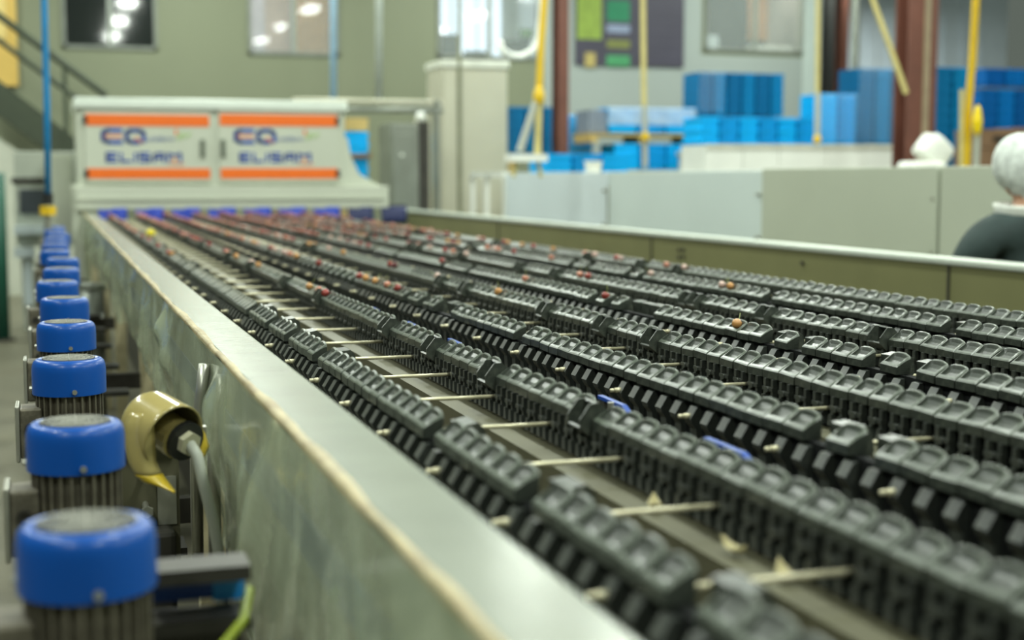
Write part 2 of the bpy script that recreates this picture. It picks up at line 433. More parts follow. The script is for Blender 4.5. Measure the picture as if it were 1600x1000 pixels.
M_rim = mat('worn_lit_carrier_rim', (.090, .105, .082), .30, var=.25, scale=60)  # worn rims, with light on upward faces painted in as a paler colour
def worn_lit(me):
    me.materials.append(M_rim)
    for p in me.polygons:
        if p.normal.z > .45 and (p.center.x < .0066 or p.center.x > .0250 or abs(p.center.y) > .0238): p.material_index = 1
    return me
capA = worn_lit(cap_mesh('cap').mesh('carrier_cap', M_cap))
def fin_mb():
    return MB().prism([(.012, -.0215), (.001, -.0225), (-.011, -.042), (-.008, -.050), (.000, -.060), (.002, -.092), (.014, -.092), (.014, -.0215)], 'y', -.0125, .0125)
def tooth_mb():
    m = MB()
    for v in (-.0145, .0145):
        m.box(-.004, .006, v-.0045, v+.0045, -.058, -.016)
        m.prism([(v-.008, -.066), (v+.008, -.066), (v+.0045, -.046), (v-.0045, -.046)], 'x', -.008, .003)
    m.box(-.006, .004, -.0195, .0195, -.038, -.031)
    m.cyl((-.008, 0, -.036), (.004, 0, -.036), .006, 6)
    return m
finM = fin_mb().mesh('side_fin', M_fin); toothM = tooth_mb().mesh('link_tooth', M_fin)
TIP = {1: [3.7, 3.37, 3.09, 2.74, 1.84, 1.44, 1.05], 2: [4.72, 4.09, 3.23, 2.78, 2.41, 1.95], 3: [4.04, 3.89, 3.68, 3.62, 3.55, 2.98, 1.7, 1.6, 1.55],
       4: [4.64, 4.33, 3.57, 3.16, 2.82], 5: [5.29, 3.96, 3.83, 3.67, 3.6, 3.55, 3.50, 2.81, 2.69, 2.39, 2.27], 6: [5.1, 3.91, 3.84, 3.41, 2.82], 7: [5.09, 5.0, 3.96, 3.05], 8: [5.25]}
ORD = ['first', 'second', 'third', 'fourth', 'fifth', 'sixth', 'seventh', 'eighth']
ROD_P = PITCH_C*5
ROD_Y0 = 1.236
def bucket_mb():
    """a whole carrier bucket, seen when it tips out of the row: open box with thick rounded walls"""
    m = MB(); a, b, h, t_ = .024, .0285, .036, .004
    m.prism([(-a, 0), (a, 0), (a, h*.7), (a*.6, h), (-a*.6, h*.95), (-a, h*.7)], 'y', -b, -b+t_)
    m.prism([(-a, 0), (a, 0), (a, h*.7), (a*.6, h), (-a*.6, h*.95), (-a, h*.7)], 'y', b-t_, b)
    m.box(-a, -a+t_, -b+t_, b-t_, 0, h*.72).box(a-t_, a, -b+t_, b-t_, 0, h*.74).box(-a+t_, a-t_, -b+t_, b-t_, 0, .005)
    m.box(-.004, .004, -b+t_, -b+t_+.006, .005, h*.5)
    return m
buckM = bucket_mb().mesh('tipped_carrier', M_cap)
_old = [.50, .755, 1.0, 1.26, 1.54, 1.84, 2.14, 2.43]
for i_ in TIP: TIP[i_] = [y_*LX[i_-1]/_old[i_-1] for y_ in TIP[i_]]
def tipped(odd):
    if odd: return Vector((.044, 0, -.016)), math.radians(82)
    return Vector((.016, 0, -.014)), math.radians(-48)
# row 3 stretch where every other carrier leans out, further down the lane
for y in [5.0+.12*i for i in range(12)]: TIP[3].append(y)
lanes = []
for i, X in enumerate(LX):
    odd = (i % 2 == 0)
    xl = X-.020
    ya = max(.62, 1.20*X-.12)
    kk0 = math.floor((ya-ROD_Y0)/PITCH_C)
    ynear = ROD_Y0 + (kk0+.5)*PITCH_C
    ylim = {0: 3.9, 1: 4.4, 2: 4.8, 3: 5.2, 4: 5.7, 5: 6.2, 6: 6.6, 7: 7.0}[i]
    t = thing('carrier_lane', (X, ya, 1.16), '%s lane of black scoop carriers from the near beam, with %s' % (ORD[i], 'slanted side fins' if odd else 'upright link teeth'), 'conveyor lane', 'carrier lanes')
    lanes.append(t)
    MB().box(xl+.010, xl+.028, ya, 13.9, 1.166, ZC-.0165).build('chain_core', M_core, t)
    MB().box(xl+.012, xl+.030, ya, 13.9, 1.131, 1.1655).build('wear_strip', M_core, t)
    far_c = MB(); far_s = MB(); low = cap_mesh('low', False); bk = bucket_mb()
    y = ynear; n = 0
    rnd = random.Random(i)
    fm = fin_mb() if odd else tooth_mb()
    offT, th = tipped(odd)
    RT_ = Matrix.Rotation(th, 4, 'Y')
    tips = TIP[i+1]
    while y < 13.85:
        tip = any(abs(y-q) <= PITCH_C/2 for q in tips) or (y > 5.3 and rnd.random() < (.10 if odd else .05))
        wob = rnd.uniform(-.0012, .0012)
        if y < ylim:
            if tip: place('tipped_carrier', buckM, Vector((xl, y, ZC+.002)) + offT, t, (0, th+rnd.uniform(-.08, .08), 0))
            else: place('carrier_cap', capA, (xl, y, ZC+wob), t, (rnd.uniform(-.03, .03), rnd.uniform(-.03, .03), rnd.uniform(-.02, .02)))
            place('side_fin' if odd else 'link_tooth', finM if odd else toothM, (xl, y+(.5*PITCH_C if odd else 0), ZC), t)
            if not odd: place('side_fin', finM, (xl+.040, y+.5*PITCH_C, ZC), t, (0, 0, PI))
        else:
            if tip:
                far_c.add([Vector((xl, y, ZC)) + offT + (RT_ @ p) for p in bk.v], bk.f)
            else:
                far_c.add([p + Vector((xl, y, ZC+wob)) for p in low.v], low.f)
            far_s.add([p + Vector((xl, y, ZC)) for p in fm.v], fm.f)
        y += PITCH_C; n += 1
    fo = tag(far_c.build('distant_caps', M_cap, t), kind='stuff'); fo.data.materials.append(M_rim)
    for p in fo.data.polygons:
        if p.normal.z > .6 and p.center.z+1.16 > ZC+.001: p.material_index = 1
    tag(far_s.build('distant_links', M_fin, t), kind='stuff')
    # rods and pins of each pair belong to the odd lane
    if odd:
        xe = LX[i+1]-.020
        rodM = MB().cyl((xl+.012, 0, 0), (xe+.004, 0, 0), .0036, 8).mesh('rod', M_rod, smooth=True)
        pinM = MB().cyl((xl-.027, 0, 0), (xl-.017, 0, 0), .0040, 8).cyl((xl-.017, 0, 0), (xl-.004, 0, 0), .0050, 8).mesh('pin', M_rod, smooth=True)
        farR = MB(); k = -2
        while True:
            yy = ROD_Y0 + k*ROD_P; k += 1
            if yy > 13.8: break
            if yy < ya: continue
            if yy < ylim+2:
                place('rod', rodM, (0, yy, 1.222), t); place('pin', pinM, (0, yy, 1.222), t)
            else: farR.cyl((xl-.04, yy, 1.222), (xe+.004, yy, 1.222), .0036, 6)
        tag(farR.build('distant_rods', M_rod, t), kind='stuff')

# blue bent guides between second and third lane
for k, (yy, ln) in enumerate([(1.72, .17), (2.16, .16), (3.18, .14), (3.62, .13), (4.08, .12)]):
    t = thing('blue_guide', (.915, yy, 1.10), ['nearest bright blue bent guide strip between second and third lane', 'second nearest blue bent guide strip between second and third lane', 'third blue guide strip from the camera between second and third lane', 'fourth blue guide strip from the camera between second and third lane', 'farthest blue guide strip between second and third lane'][k], 'guide', 'blue guide strips')
    z = 1.234 if k < 2 else 1.227; xg = .915
    m = MB(); prof = [(yy+ln, z+.003), (yy+.05, z+.002), (yy+.012, z-.012), (yy-.004, z-.036), (yy-.008, 1.15)]
    for (ya_, za), (yb, zb) in zip(prof, prof[1:]):
        m.add([(xg-.005, ya_, za), (xg+.005, ya_, za), (xg+.005, yb, zb), (xg-.005, yb, zb), (xg-.005, ya_, za-.006), (xg+.005, ya_, za-.006), (xg+.005, yb, zb-.006), (xg-.005, yb, zb-.006)],
              [(0,1,2,3),(7,6,5,4),(0,4,5,1),(1,5,6,2),(2,6,7,3),(3,7,4,0)])
    m.build('strip', M_bluepl, t)
    MB().cyl((xg-.02, yy+.06, z-.006), (xg-.02, yy+.06, z+.006), .006, 8).box(xg-.024, xg-.004, yy+.052, yy+.068, z-.012, z-.006).build('bolt', M_steel, t)
    MB().box(xg-.004, xg+.004, yy+ln-.03, yy+ln-.01, 1.10, z-.002).build('stay', M_dark, t)

# far inlet: blue brushes under the cabinet
for k in range(9):
    xx = .43+.34*k
    t = thing('inlet_flap', (xx+.12, 13.95, 1.16), '%s blue rubber flap under the white cabinet, counted from the near beam' % (ORD+['ninth'])[k], 'flap', 'blue inlet flaps')
    if k >= 7: mm = mat('navy_flap', (.012, .02, .09), .5)
    else: mm = mat('royal_blue_flap', (.002, .035, .40), .45, var=.15, scale=5)
    MB().grid(lambda a, b: (xx+.26*a, 13.97+.015*math.sin(a*PI*2)-.03*(1-b), 1.165+.165*b), 9, 4).build('sheet', mm, t, solid=.006, smooth=True)
    MB().box(xx-.005, xx+.265, 13.985, 14.005, 1.315, 1.345).build('clamp_bar', M_dark, t)

# ------------------------------------------------------------------ plastic film and tape on the near beam
M_film = mat('wrinkled_plastic_film', (.60, .68, .47), .13, var=.18, scale=5, bump=.25, bscale=9, dirt=(.30, .31, .18), dscale=4, alpha=.58, spec=.8)
rn = random.Random(3)
wr = [(rn.uniform(.4, 13), rn.uniform(-.5, .5), rn.uniform(.02, .09), rn.uniform(-.014, .016)) for _ in range(150)]
def film(a, b):
    y = Y0+.02 + (Y1-Y0-.1)*(a**1.5)
    q_ = max(0, min(1, (2.26-y)/.08)); edge = .285 + .018*math.sin(y*3.1) + .015*math.sin(y*7.7+1) + .17*q_*q_*(3-2*q_)
    z = ZB - .004 - b*edge
    d = 0
    for yc, sl, w, am in wr:
        e = (y - yc - sl*b)/w
        if abs(e) < 2.5: d += am*math.exp(-e*e)*min(1, b*4)
    d += .008*math.sin(y*5+b*6)*b + .005*math.sin(y*17-b*9)*b
    bulge = .012*math.sin(min(1, b)*PI)
    return (XB0 - .008 - max(-.004, d) - bulge, y, z)
fl = MB().grid(film, 420, 22).build('plastic_film', M_film, None, smooth=True, loc=(XB0, 7, .9))
tag(fl, 'crinkled clear plastic film hanging over the outer face of the near beam', 'plastic film')
def tapef(a, b):
    y = Y0+.02 + (Y1-Y0-.1)*(a**1.4)
    w = .010+.003*math.sin(y*4.3)+.0025*math.sin(y*13)
    if b < .5: return (XB0-.004+(w)*(1-2*b)*1.0, y, ZB+.0022+.0012*math.sin(y*31))
    return (XB0-.004-.003*math.sin((b-.5)*2*PI), y, ZB+.002-(b-.5)*2*(.014+.004*math.sin(y*9)+.003*math.sin(y*23)))
tp = MB().grid(tapef, 220, 7).build('edge_tape', M_tape, None, smooth=True, loc=(XB0, 7, ZB-.03))
tag(tp, 'yellowed adhesive tape along the outer top edge of the near beam', 'tape')

# ------------------------------------------------------------------ motors
MY = [1.50, 2.16, 2.90, 3.64, 4.37, 5.09, 5.81, 6.53, 7.25, 7.97, 8.69, 9.41, 10.1, 10.8]
MXo = [0, 0, 0, .003, .006, -.01, .008, .02, -.01, -.005, .0, .02, .0, .0]
ZM = 1.268
def make_motor(x, y, z, label, near):
    t = thing('gear_motor', (x, y, 0), label, 'motor', 'row of blue capped gear motors')
    r = .070
    prof = [(r*1.0, -.068), (r*1.0, -.024), (r*.985, -.014), (r*.95, -.006), (r*.88, -.0015), (r*.80, 0), (r*.78, -.002), (.001, -.002)]
    capo = MB().lathe(prof, (x, y, z), 48, cap=False).build('fan_cover', M_blue, t, smooth=True)
    g = MB()
    for rr in (.012, .021, .030, .039, .048): 
        n = 32
        g.tube([(x+rr*math.cos(2*PI*k/n), y+rr*math.sin(2*PI*k/n), z) for k in range(n+1)], .0020, 5, cap=False)
    for k in range(8):
        a = k*PI/4; g.tube([(x, y, z), (x+.05*math.cos(a), y+.05*math.sin(a), z)], .0025, 5)
    g.build('grille', M_grill, capo)
    for a in (-PI/2+.12, PI*.3, PI*.95):
        c = Vector((x+r*math.cos(a), y+r*math.sin(a), z-.059)); d = Vector((math.cos(a), math.sin(a), 0))
        MB().cyl(c-d*.004, c+d*.005, .0048, 8).build('screw', M_steel, capo)
    bd = MB().cyl((x, y, z-.068), (x, y, z-.30), .054, 24).build('body', M_motor, t, smooth=False)
    finm = None
    n = 26
    if near:
        fm = MB().box(.050, .064, -.0017, .0017, -.285, -.068).mesh('cooling_fin', M_motor)
        for k in range(n):
            o = place('cooling_fin', fm, (x, y, z), bd, (0, 0, 2*PI*k/n))
    else:
        f = MB()
        for k in range(n): f.obox((x+.057*math.cos(2*PI*k/n), y+.057*math.sin(2*PI*k/n), z-.175), .007, .0018, .105, Euler((0, 0, 2*PI*k/n)))
        tag(f.build('cooling_fins', M_motor, bd), kind='stuff')
    MB().cyl((x, y, z-.32), (x, y, z-.285), .072, 24).build('flange', M_motor, t)
    MB().box(x-.055, x+.055, y-.06, y+.06, z-.46, z-.32).build('gearbox', M_dark, t, bevel=.012)
    # terminal box towards the aisle
    tb = MB().box(x-.094, x-.052, y-.036, y+.036, z-.190, z-.092).build('terminal_box', M_motor, t, bevel=.004)
    MB().box(x-.102, x-.094, y-.042, y+.042, z-.196, z-.086).build('lid', M_steel, tb, bevel=.003)
    MB().lathe([(.011, -.002), (.011, -.006), (.006, -.006), (.006, -.001)], (x-.074, y-.036, z-.130), 12, 'y').build('blank_plug', M_dark, tb)
    gl = MB().cyl((x-.074, y-.036, z-.168), (x-.068, y-.056, z-.171), .012, 8).build('cable_gland', M_black, tb)
    pts = [(x-.069, y-.054, z-.171), (x-.055, y-.080, z-.182), (x-.035, y-.095, z-.21), (x-.02, y-.095, z-.28), (x+.0, y-.085, z-.38), (x+.05, y-.07, z-.5)]
    MB().tube(pts, .0065, 8).build('power_cable', M_cable, t, smooth=True)
    # bracket to the machine
    MB().box(x+.05, XB0-.055, y-.05, y+.05, z-.40, z-.385).build('mount_plate', M_dark, t)
    MB().box(x-.03, x+.03, y-.03, y+.03, 0, z-.46).build('support_leg', M_cream, t)
    return t
words = ['nearest', 'second', 'third', 'fourth', 'fifth', 'sixth', 'seventh', 'eighth', 'ninth', 'tenth', 'eleventh', 'twelfth', 'thirteenth', 'farthest']
motors = []
for k, yy in enumerate(MY):
    lab = 'nearest blue capped gear motor at lower left, out of focus' if k == 0 else ('farthest blue capped gear motor in the row along the beam' if k == 13 else '%s blue capped gear motor in the row, counted from the camera' % words[k])
    motors.append(make_motor(.025+MXo[k], yy, ZM + (.0 if k != 1 else -.004), lab, k < 5))

# bolted plate beside the third motor
t = thing('drive_bracket', (.20, 2.62, .80), 'dark bolted drive bracket plate behind the second blue motor', 'bracket')
MB().box(.09, .212, 2.66, 2.68, .88, 1.15).build('plate', M_rail, t)
MB().box(.10, .20, 2.60, 2.66, .80, .98).build('block', M_dark, t, bevel=.01)
for zz in (1.085, 1.02):
    MB().cyl((.150, 2.66, zz), (.150, 2.60, zz), .006, 8).cyl((.150, 2.60, zz), (.150, 2.592, zz), .011, 6).build('bolt', M_steel, t)
MB().box(.09, .218, 2.60, 2.70, 1.15, 1.165).build('top_flange', M_rail, t)
MB().box(.172, .206, 2.655, 2.66, .98, 1.07).build('data_plate', M_steel, t)
MB().box(.08, .12, 2.66, 2.70, 0, .88).build('support_leg', M_dark, t)

# near bracket: dark bar, blue bar, earth cable
t = thing('near_bracket', (.18, 1.66, .9), 'dark cross bracket with a blue bar beside the nearest motor', 'bracket')
MB().box(.08, .205, 1.60, 1.66, 1.163, 1.180).build('upper_bar', M_dark, t)
MB().box(.08, .168, 1.66, 1.68, 1.128, 1.160).build('blue_bar', M_bluepl, t)
MB().box(.168, .205, 1.66, 1.68, 1.124, 1.162).build('end_clip', mat('light_blue_clip', (.02, .28, .75), .35), t)
MB().box(.08, .205, 1.60, 1.66, 1.105, 1.120).build('lower_bar', M_dark, t)
MB().box(.08, .205, 1.70, 1.72, .95, 1.10).build('back_plate', M_dark, t)
ec = MB().tube([(.02, 1.42, 1.035), (.08, 1.46, 1.058), (.12, 1.50, 1.076), (.16, 1.55, 1.098), (.195, 1.595, 1.118), (.213, 1.68, 1.128)], .006, 8).build('earth_cable', M_earth, None, smooth=True)
tag(ec, 'yellow green earth cable slanting up to the beam beside the nearest motor', 'cable')

# yellowed plastic hood with connector
HC = Vector((.158, 2.42, 1.205))
t = thing('plastic_hood', (.165, 2.45, 1.10), 'yellowed plastic hood over a cable connector beside the second blue motor', 'hood')
AX = Vector((.50, -.80, -.28)).normalized()          # axis, pointing out towards the camera and right
SX = Vector((0, 0, 1)).cross(AX).normalized(); SZ = AX.cross(SX)
def hoodf(a, b):
    # a along the axis, b around the arc, open underneath
    s = -.055 + .105*a
    rad = .052*math.sqrt(max(.02, 1-max(0, (.35-a)/.36)**2)) * (1+.10*a)
    half = math.radians(118+24*a)
    th = -half + 2*half*b
    p = HC + AX*s + SX*(rad*math.sin(th)) + SZ*(rad*1.02*math.cos(th))
    return p
MB().grid(hoodf, 14, 22).build('shell', M_hood, t, smooth=True, solid=.003)
def flap(path, name, m, y0=-.045, bow=.016):
    """bent plastic tongue: path of (x offset, z offset, half width) from the hood centre"""
    n = len(path)
    def f(a, b):
        q = a*(n-1); i_ = min(int(q), n-2); r_ = q-i_
        x_, z_, w_ = [path[i_][c]*(1-r_)+path[i_+1][c]*r_ for c in range(3)]
        u = (b-.5)*2
        return HC + Vector((x_+w_*u, y0 + bow*u*u - .02*a, z_))
    MB().grid(f, 13, 7).build(name, m, t, smooth=True, solid=.003)
flap([(-.026, .030, .018), (-.030, .012, .024), (-.030, -.02, .025), (-.027, -.05, .022), (-.018, -.070, .022)], 'left_flap', M_hood)
flap([(-.018, -.070, .022), (-.008, -.081, .020), (.008, -.090, .010), (.020, -.096, .003)], 'flap_tip', M_hood2, y0=-.066)
flap([(.058, .004, .010), (.068, -.02, .014), (.074, -.042, .014), (.070, -.058, .009)], 'right_flap', M_hood2, y0=.012)
k0 = HC + SX*.020 - SZ*.010
MB().cyl(k0-AX*.03, k0+AX*.042, .034, 20).build('connector_body', M_hood, t, smooth=False)
MB().cyl(k0+AX*.040+SX*.006, k0+AX*.052+SX*.006, .034, 20).build('gland_ring', M_black, t)
MB().cyl(k0+AX*.050+SX*.006, k0+AX*.064+SX*.006, .021, 6).build('gland_nut', mat('cream_nut', (.5, .48, .33), .4), t)
e = k0+AX*.060+SX*.006
MB().tube([e, e+AX*.02+Vector((0, 0, -.012)), e+Vector((.018, -.02, -.06)), e+Vector((.035, 0, -.13)), e+Vector((.05, .03, -.22)), e+Vector((.055, .06, -.34))], .0098, 10).build('cable', M_cable, t, smooth=True)
MB().box(HC.x-.01, HC.x+.085, HC.y+.03, HC.y+.05, HC.z-.04, HC.z-.01).build('arm', M_steel, t)
# silver conduits hanging by the leg
for k, (dx, dy, lab) in enumerate([(.275, 2.78, 'silver conduit hanging behind the plastic hood, left one'), (.292, 2.62, 'silver conduit hanging behind the plastic hood, right one')]):
    o = MB().tube([(dx, dy, 1.26), (dx-.008, dy, 1.2), (dx-.02, dy, 1.1), (dx-.022, dy, .85)], .012, 10).build('conduit', M_steel, None, smooth=True)
    tag(o, lab, 'conduit', 'silver conduits')
# red and yellow stickers on the beam skirt near the camera
bx = MB().box(.255, .272, 1.24, 1.30, .985, 1.025).build('warning_sticker', mat('red_sticker', (.55, .09, .05), .4))
tag(bx, 'small red warning sticker low on the plastic covered beam', 'sticker')
MB().box(.254, .272, 1.20, 1.25, .962, .985).build('yellow_strip', M_earth, bx)
MB().box(.272, .30, 1.22, 1.28, .96, 1.0).build('backing', M_dark, bx)

# ------------------------------------------------------------------ optical sorter cabinet
YB = 14.05
cab = thing('sorter_cabinet', (1.55, YB+.5, 0), 'white optical sorter cabinet with orange stripes and blue lettering across the machine end', 'cabinet')
def B(x, y, Y=YB): return atY(x, y, Y)
tl = B(118, 152); tr_ = B(538, 158); bl = B(122, 300); brr = B(605, 325); bot = B(122, 328).z
ztop = tl.z; zd0 = B(130, 288).z
MB().box(tl.x, tr_.x, YB, YB+1.1, zd0-.02, ztop-.10).build('housing', M_box, cab, bevel=.01)
MB().box(tl.x-.02, tr_.x+.02, YB-.05, YB+1.15, ztop-.10, ztop).build('top_cover', mat('white_top_paint', (.70, .76, .68), .35, var=.03), cab, bevel=.015)
MB().box(tl.x-.03, brr.x, YB-.08, YB+1.1, bot, zd0-.02).build('lower_skirt', M_box, cab, bevel=.01)
MB().box(tl.x-.02, brr.x-.05, YB-.10, YB-.08, bot+.09, bot+.11).build('skirt_ridge', M_box, cab)
# sloped gusset on the far side
g0 = B(540, 215); g1 = B(600, 300)
MB().prism([(tr_.x, g0.z), (tr_.x+.03, g0.z), (B(549, 245).x, B(549, 245).z), (B(562, 272).x, B(562, 272).z), (brr.x-.02, zd0-.04), (tr_.x, zd0-.04)], 'y', YB+.02, YB+.10).build('side_gusset', M_box, cab)
MB().box(tl.x-.06, tl.x+.03, YB-.02, YB+.3, .2, zd0).build('side_leg', M_box, cab)
MB().box(brr.x-.12, brr.x-.02, YB+.6, YB+.7, 0, bot).build('side_leg', M_box, cab)
def strokes(mb, polys, ox, oz, sx, sz, th, y0, y1):
    for poly in polys:
        for (a, b), (c, d) in zip(poly, poly[1:]):
            p = Vector((ox+a*sx, 0, oz+b*sz)); q = Vector((ox+c*sx, 0, oz+d*sz)); dd = q-p; L = dd.length
            ang = math.atan2(dd.z, dd.x); mid = (p+q)/2
            mb.obox((mid.x, (y0+y1)/2, mid.z), L/2+th*.35, (y1-y0)/2, th/2, Euler((0, -ang, 0)))
GL = {'E': [[(1, 1), (.25, 1), (0, .8), (0, .2), (.25, 0), (1, 0)]], 'e': [[(1, 1), (0, 1), (0, 0), (1, 0)], [(0, .5), (.9, .5)]],
      'Q': [[(.7, .0), (.25, 0), (0, .2), (0, .8), (.25, 1), (.75, 1), (1, .8), (1, .1)]],
      'L': [[(0, 1), (0, 0), (1, 0)]], 'I': [[(0, 1), (0, 0)]], 'S': [[(1, 1), (0, 1), (0, .55), (1, .45), (1, 0), (0, 0)]],
      'A': [[(0, 0), (0, .75), (.3, 1), (1, 1), (1, 0)], [(0, .45), (1, .45)]], 'M': [[(0, 0), (0, 1), (.5, .75), (1, 1), (1, 0)]]}
def text_mb(txt, x, z, h, y):
    cu = bpy.data.curves.new('txt', 'FONT'); cu.body = txt; cu.size = 1; cu.extrude = .01
    ob = bpy.data.objects.new('txt', cu); COL.objects.link(ob)
    bpy.context.view_layer.update()
    me = bpy.data.meshes.new_from_object(ob.evaluated_get(bpy.context.evaluated_depsgraph_get()))
    w = max(v.co.x for v in me.vertices)
    mb = MB(); mb.add([(x+v.co.x*h*1.25, y-.003+v.co.z*.1, z+v.co.y*h*1.25) for v in me.vertices], [tuple(p.vertices) for p in me.polygons])
    bpy.data.objects.remove(ob); bpy.data.curves.remove(cu); bpy.data.meshes.remove(me)
    return mb, w*h*1.25
for k, (xa, xb, hx) in enumerate([(130, 328, 316), (340, 528, 348)]):
    p0 = B(xa, 175); p1 = B(xb, 178); zt = B(xa, 172).z; zb_ = B(xa, 286).z
    d = MB().box(p0.x, p1.x, YB-.025, YB, zb_, zt).build('door', M_box, cab, bevel=.006)
    W = p1.x-p0.x
    for (ya, yb) in ((178, 196), (263, 279)):
        z1_ = B(xa, ya).z; z0_ = B(xa, yb).z
        MB().box(p0.x+.015, p1.x-.012, YB-.032, YB-.025, z0_, z1_).build('orange_stripe', M_orange, d)
        hxp = p0.x-.005 if k == 0 else p1.x-.03
        MB().box(hxp, hxp+.035, YB-.045, YB-.025, (z0_+z1_)/2-.035, (z0_+z1_)/2+.035).build('hinge', M_black, d)
    hz = B(hx, 232); MB().box(hz.x-.022, hz.x+.022, YB-.05, YB-.025, hz.z-.085, hz.z+.085).build('handle', mat('handle_grey', (.12, .14, .10), .5), d, bevel=.006)
    e0 = B(xa+31 if k == 0 else xa+28, 222); y0, y1 = YB-.030, YB-.0255
    mb = MB(); strokes(mb, GL['E'], e0.x, e0.z, .165, .110, .040, y0, y1); strokes(mb, GL['Q'], e0.x+.215, e0.z, .155, .110, .040, y0, y1)
    mb.build('lettering', M_ink, d)
    for gl_, ox_, w_, th_ in (([[(.15, .5), (1, .5)]], 0, .165, .022), ([[(.55, .35), (.85, 0)]], .215, .155, .028)):
        mb = MB(); strokes(mb, gl_, e0.x+ox_, e0.z, w_, .11, th_, y0, y1); mb.build('lettering_accent', M_inkred, d)
    tm, tw = text_mb('cutitfarm', e0.x+.40, e0.z+.012, .055, YB-.026); tm.build('lettering_small', mat('blue_small_lettering', (.06, .11, .34), .5), d)
    lx = e0.x+.40+max(tw, .22)+.03
    MB().prism([(lx, e0.z+.02), (lx+.05, e0.z+.04), (lx+.075, e0.z+.10), (lx+.02, e0.z+.08)], 'y', y0, y1).prism([(lx+.06, e0.z+.04), (lx+.12, e0.z+.06), (lx+.14, e0.z+.10), (lx+.09, e0.z+.08)], 'y', y0, y1).build('leaf_mark', M_inkgreen, d)
    MB().prism([(lx-.01, e0.z+.06), (lx+.01, e0.z+.08), (lx+.005, e0.z+.14), (lx-.02, e0.z+.12)], 'y', y0, y1).build('flame_mark', M_inkred, d)
    s0 = B(xa+37 if k == 0 else xa+35, 252)
    mb = MB(); cx = s0.x
    for ch, w in (('e', .085), ('L', .085), ('I', .0), ('S', .085), ('A', .085), ('M', .115)):
        strokes(mb, GL[ch], cx, s0.z, w, .075, .024, y0, y1); cx += w+.045
    mb.build('lettering_word', M_ink, d)
    mb = MB().box(cx-.16, cx-.01, y0, y1, s0.z-.028, s0.z-.018); strokes(mb, [[(.5, .35), (.5, 0)]], cx-.16, s0.z, .115, .075, .022, y0, y1)
    mb.build('lettering_underline', M_inkred, d)

# ------------------------------------------------------------------ cherries
def cherry_mesh(nm, m):
    prof = [(.001, -.0115), (.006, -.0105), (.0105, -.006), (.0122, 0), (.0112, .006), (.0075, .0098), (.003, .0095), (.0008, .0075)]
    return MB().lathe(prof, (0, 0, 0), 12, cap=False).mesh(nm, m, smooth=True)
cm = [cherry_mesh('cherry', mat(n, c, .25, var=.2, scale=40, spec=.6)) for n, c in
      (('cherry_red', (.26, .040, .030)), ('cherry_blush', (.48, .19, .12)), ('cherry_amber', (.50, .25, .08)), ('cherry_dark', (.12, .022, .028)), ('cherry_pale', (.55, .38, .32)))]
stemM = MB().tube([(0, 0, .008), (.002, .001, .02), (.008, .003, .032)], .0009, 5).mesh('stem', mat('cherry_stem', (.25, .28, .08), .5))
NEAR = [  # lane, image x, kind, label
    (1, 482, 2, 'amber cherry on the second lane beside two red ones'), (1, 497, 1, 'blush cherry in the middle of a trio on the second lane'), (1, 507, 0, 'red cherry at the front of a trio on the second lane'),
    (2, 560, 0, 'red cherry on the third lane, left of an orange pair'), (2, 570, 2, 'orange cherry on the third lane, left half of a pair'), (2, 585, 2, 'orange cherry on the third lane, right half of a pair'),
    (2, 604, 1, 'blush cherry on the third lane in a heap of three'), (2, 620, 0, 'red cherry on the third lane in front of a heap of three'),
    (3, 615, 3, 'dark red cherry standing high on the fourth lane'), (3, 608, 0, 'glossy red cherry further up the fourth lane'), (3, 778, 2, 'orange and red cherry on the fourth lane at the picture centre'),
    (3, 682, 4, 'pale pink cherry on the fourth lane'), (4, 946, 0, 'red cherry on a tipped carrier of the fifth lane'), (4, 820, 1, 'blush cherry on the fifth lane'),
    (4, 1153, 2, 'single amber cherry on the fifth lane at right'), (5, 905, 1, 'blush cherry on the sixth lane'), (5, 918, 0, 'red cherry beside a blush one on the sixth lane'),
    (6, 1128, 4, 'pale cherry on the seventh lane beside an amber one'), (6, 1141, 2, 'amber cherry on the seventh lane beside a pale one'), (6, 1016, 4, 'lone pale cherry on the seventh lane'),
    (6, 860, 1, 'blush cherry near the back of the seventh lane'), (7, 968, 4, 'pale cherry on the eighth lane'), (7, 1040, 1, 'blush cherry on the eighth lane by the far wall'), (7, 1068, 4, 'pale cherry on the eighth lane, nearest the camera'),
    (1, 402, 2, 'orange cherry low on the second lane, farther back')]
sY, cY = math.sin(YAW), math.cos(YAW)
for ln, px, kd, lab in NEAR:
    X = LX[ln]; D = FPX*X/(cY*(px-77)); Y = (D - X*sY)/cY
    t = thing('cherry', (X-.006, Y, ZC+.0145), lab, 'cherry', 'cherries near the middle of the lanes')
    t.rotation_euler = (random.uniform(-1, 1), random.uniform(-1, 1), random.uniform(0, 6))
    a = place('flesh', cm[kd], (X-.006, Y, ZC+.0145), t); b = place('stem', stemM, (X-.006, Y, ZC+.0145), t)
rc = random.Random(11); cnt = 0
while cnt < 270:
    ln = rc.choices(range(8), weights=[2, 4, 5, 4, 4, 4, 4, 5])[0]
    y = 13.7 - 8.0*(rc.random()**1.35)
    if ln == 0 and y < 6.5: continue
    X = LX[ln]
    yq = ROD_Y0 + (round((y-ROD_Y0)/PITCH_C-.5)+.5)*PITCH_C
    kd = rc.choices(range(5), weights=[5, 4, 3, 1, 3])[0]
    o = place('cherry', cm[kd], (X-.006+rc.uniform(-.006, .004), yq+rc.uniform(-.012, .012), ZC+.0145), None, (rc.uniform(-1, 1), rc.uniform(-1, 1), rc.uniform(0, 6)))
    o.scale = (1.05,)*3
    tag(o, 'small blurred cherry riding among many at the far end of the lanes', 'cherry', 'cherries at the far end of the lanes'); cnt += 1
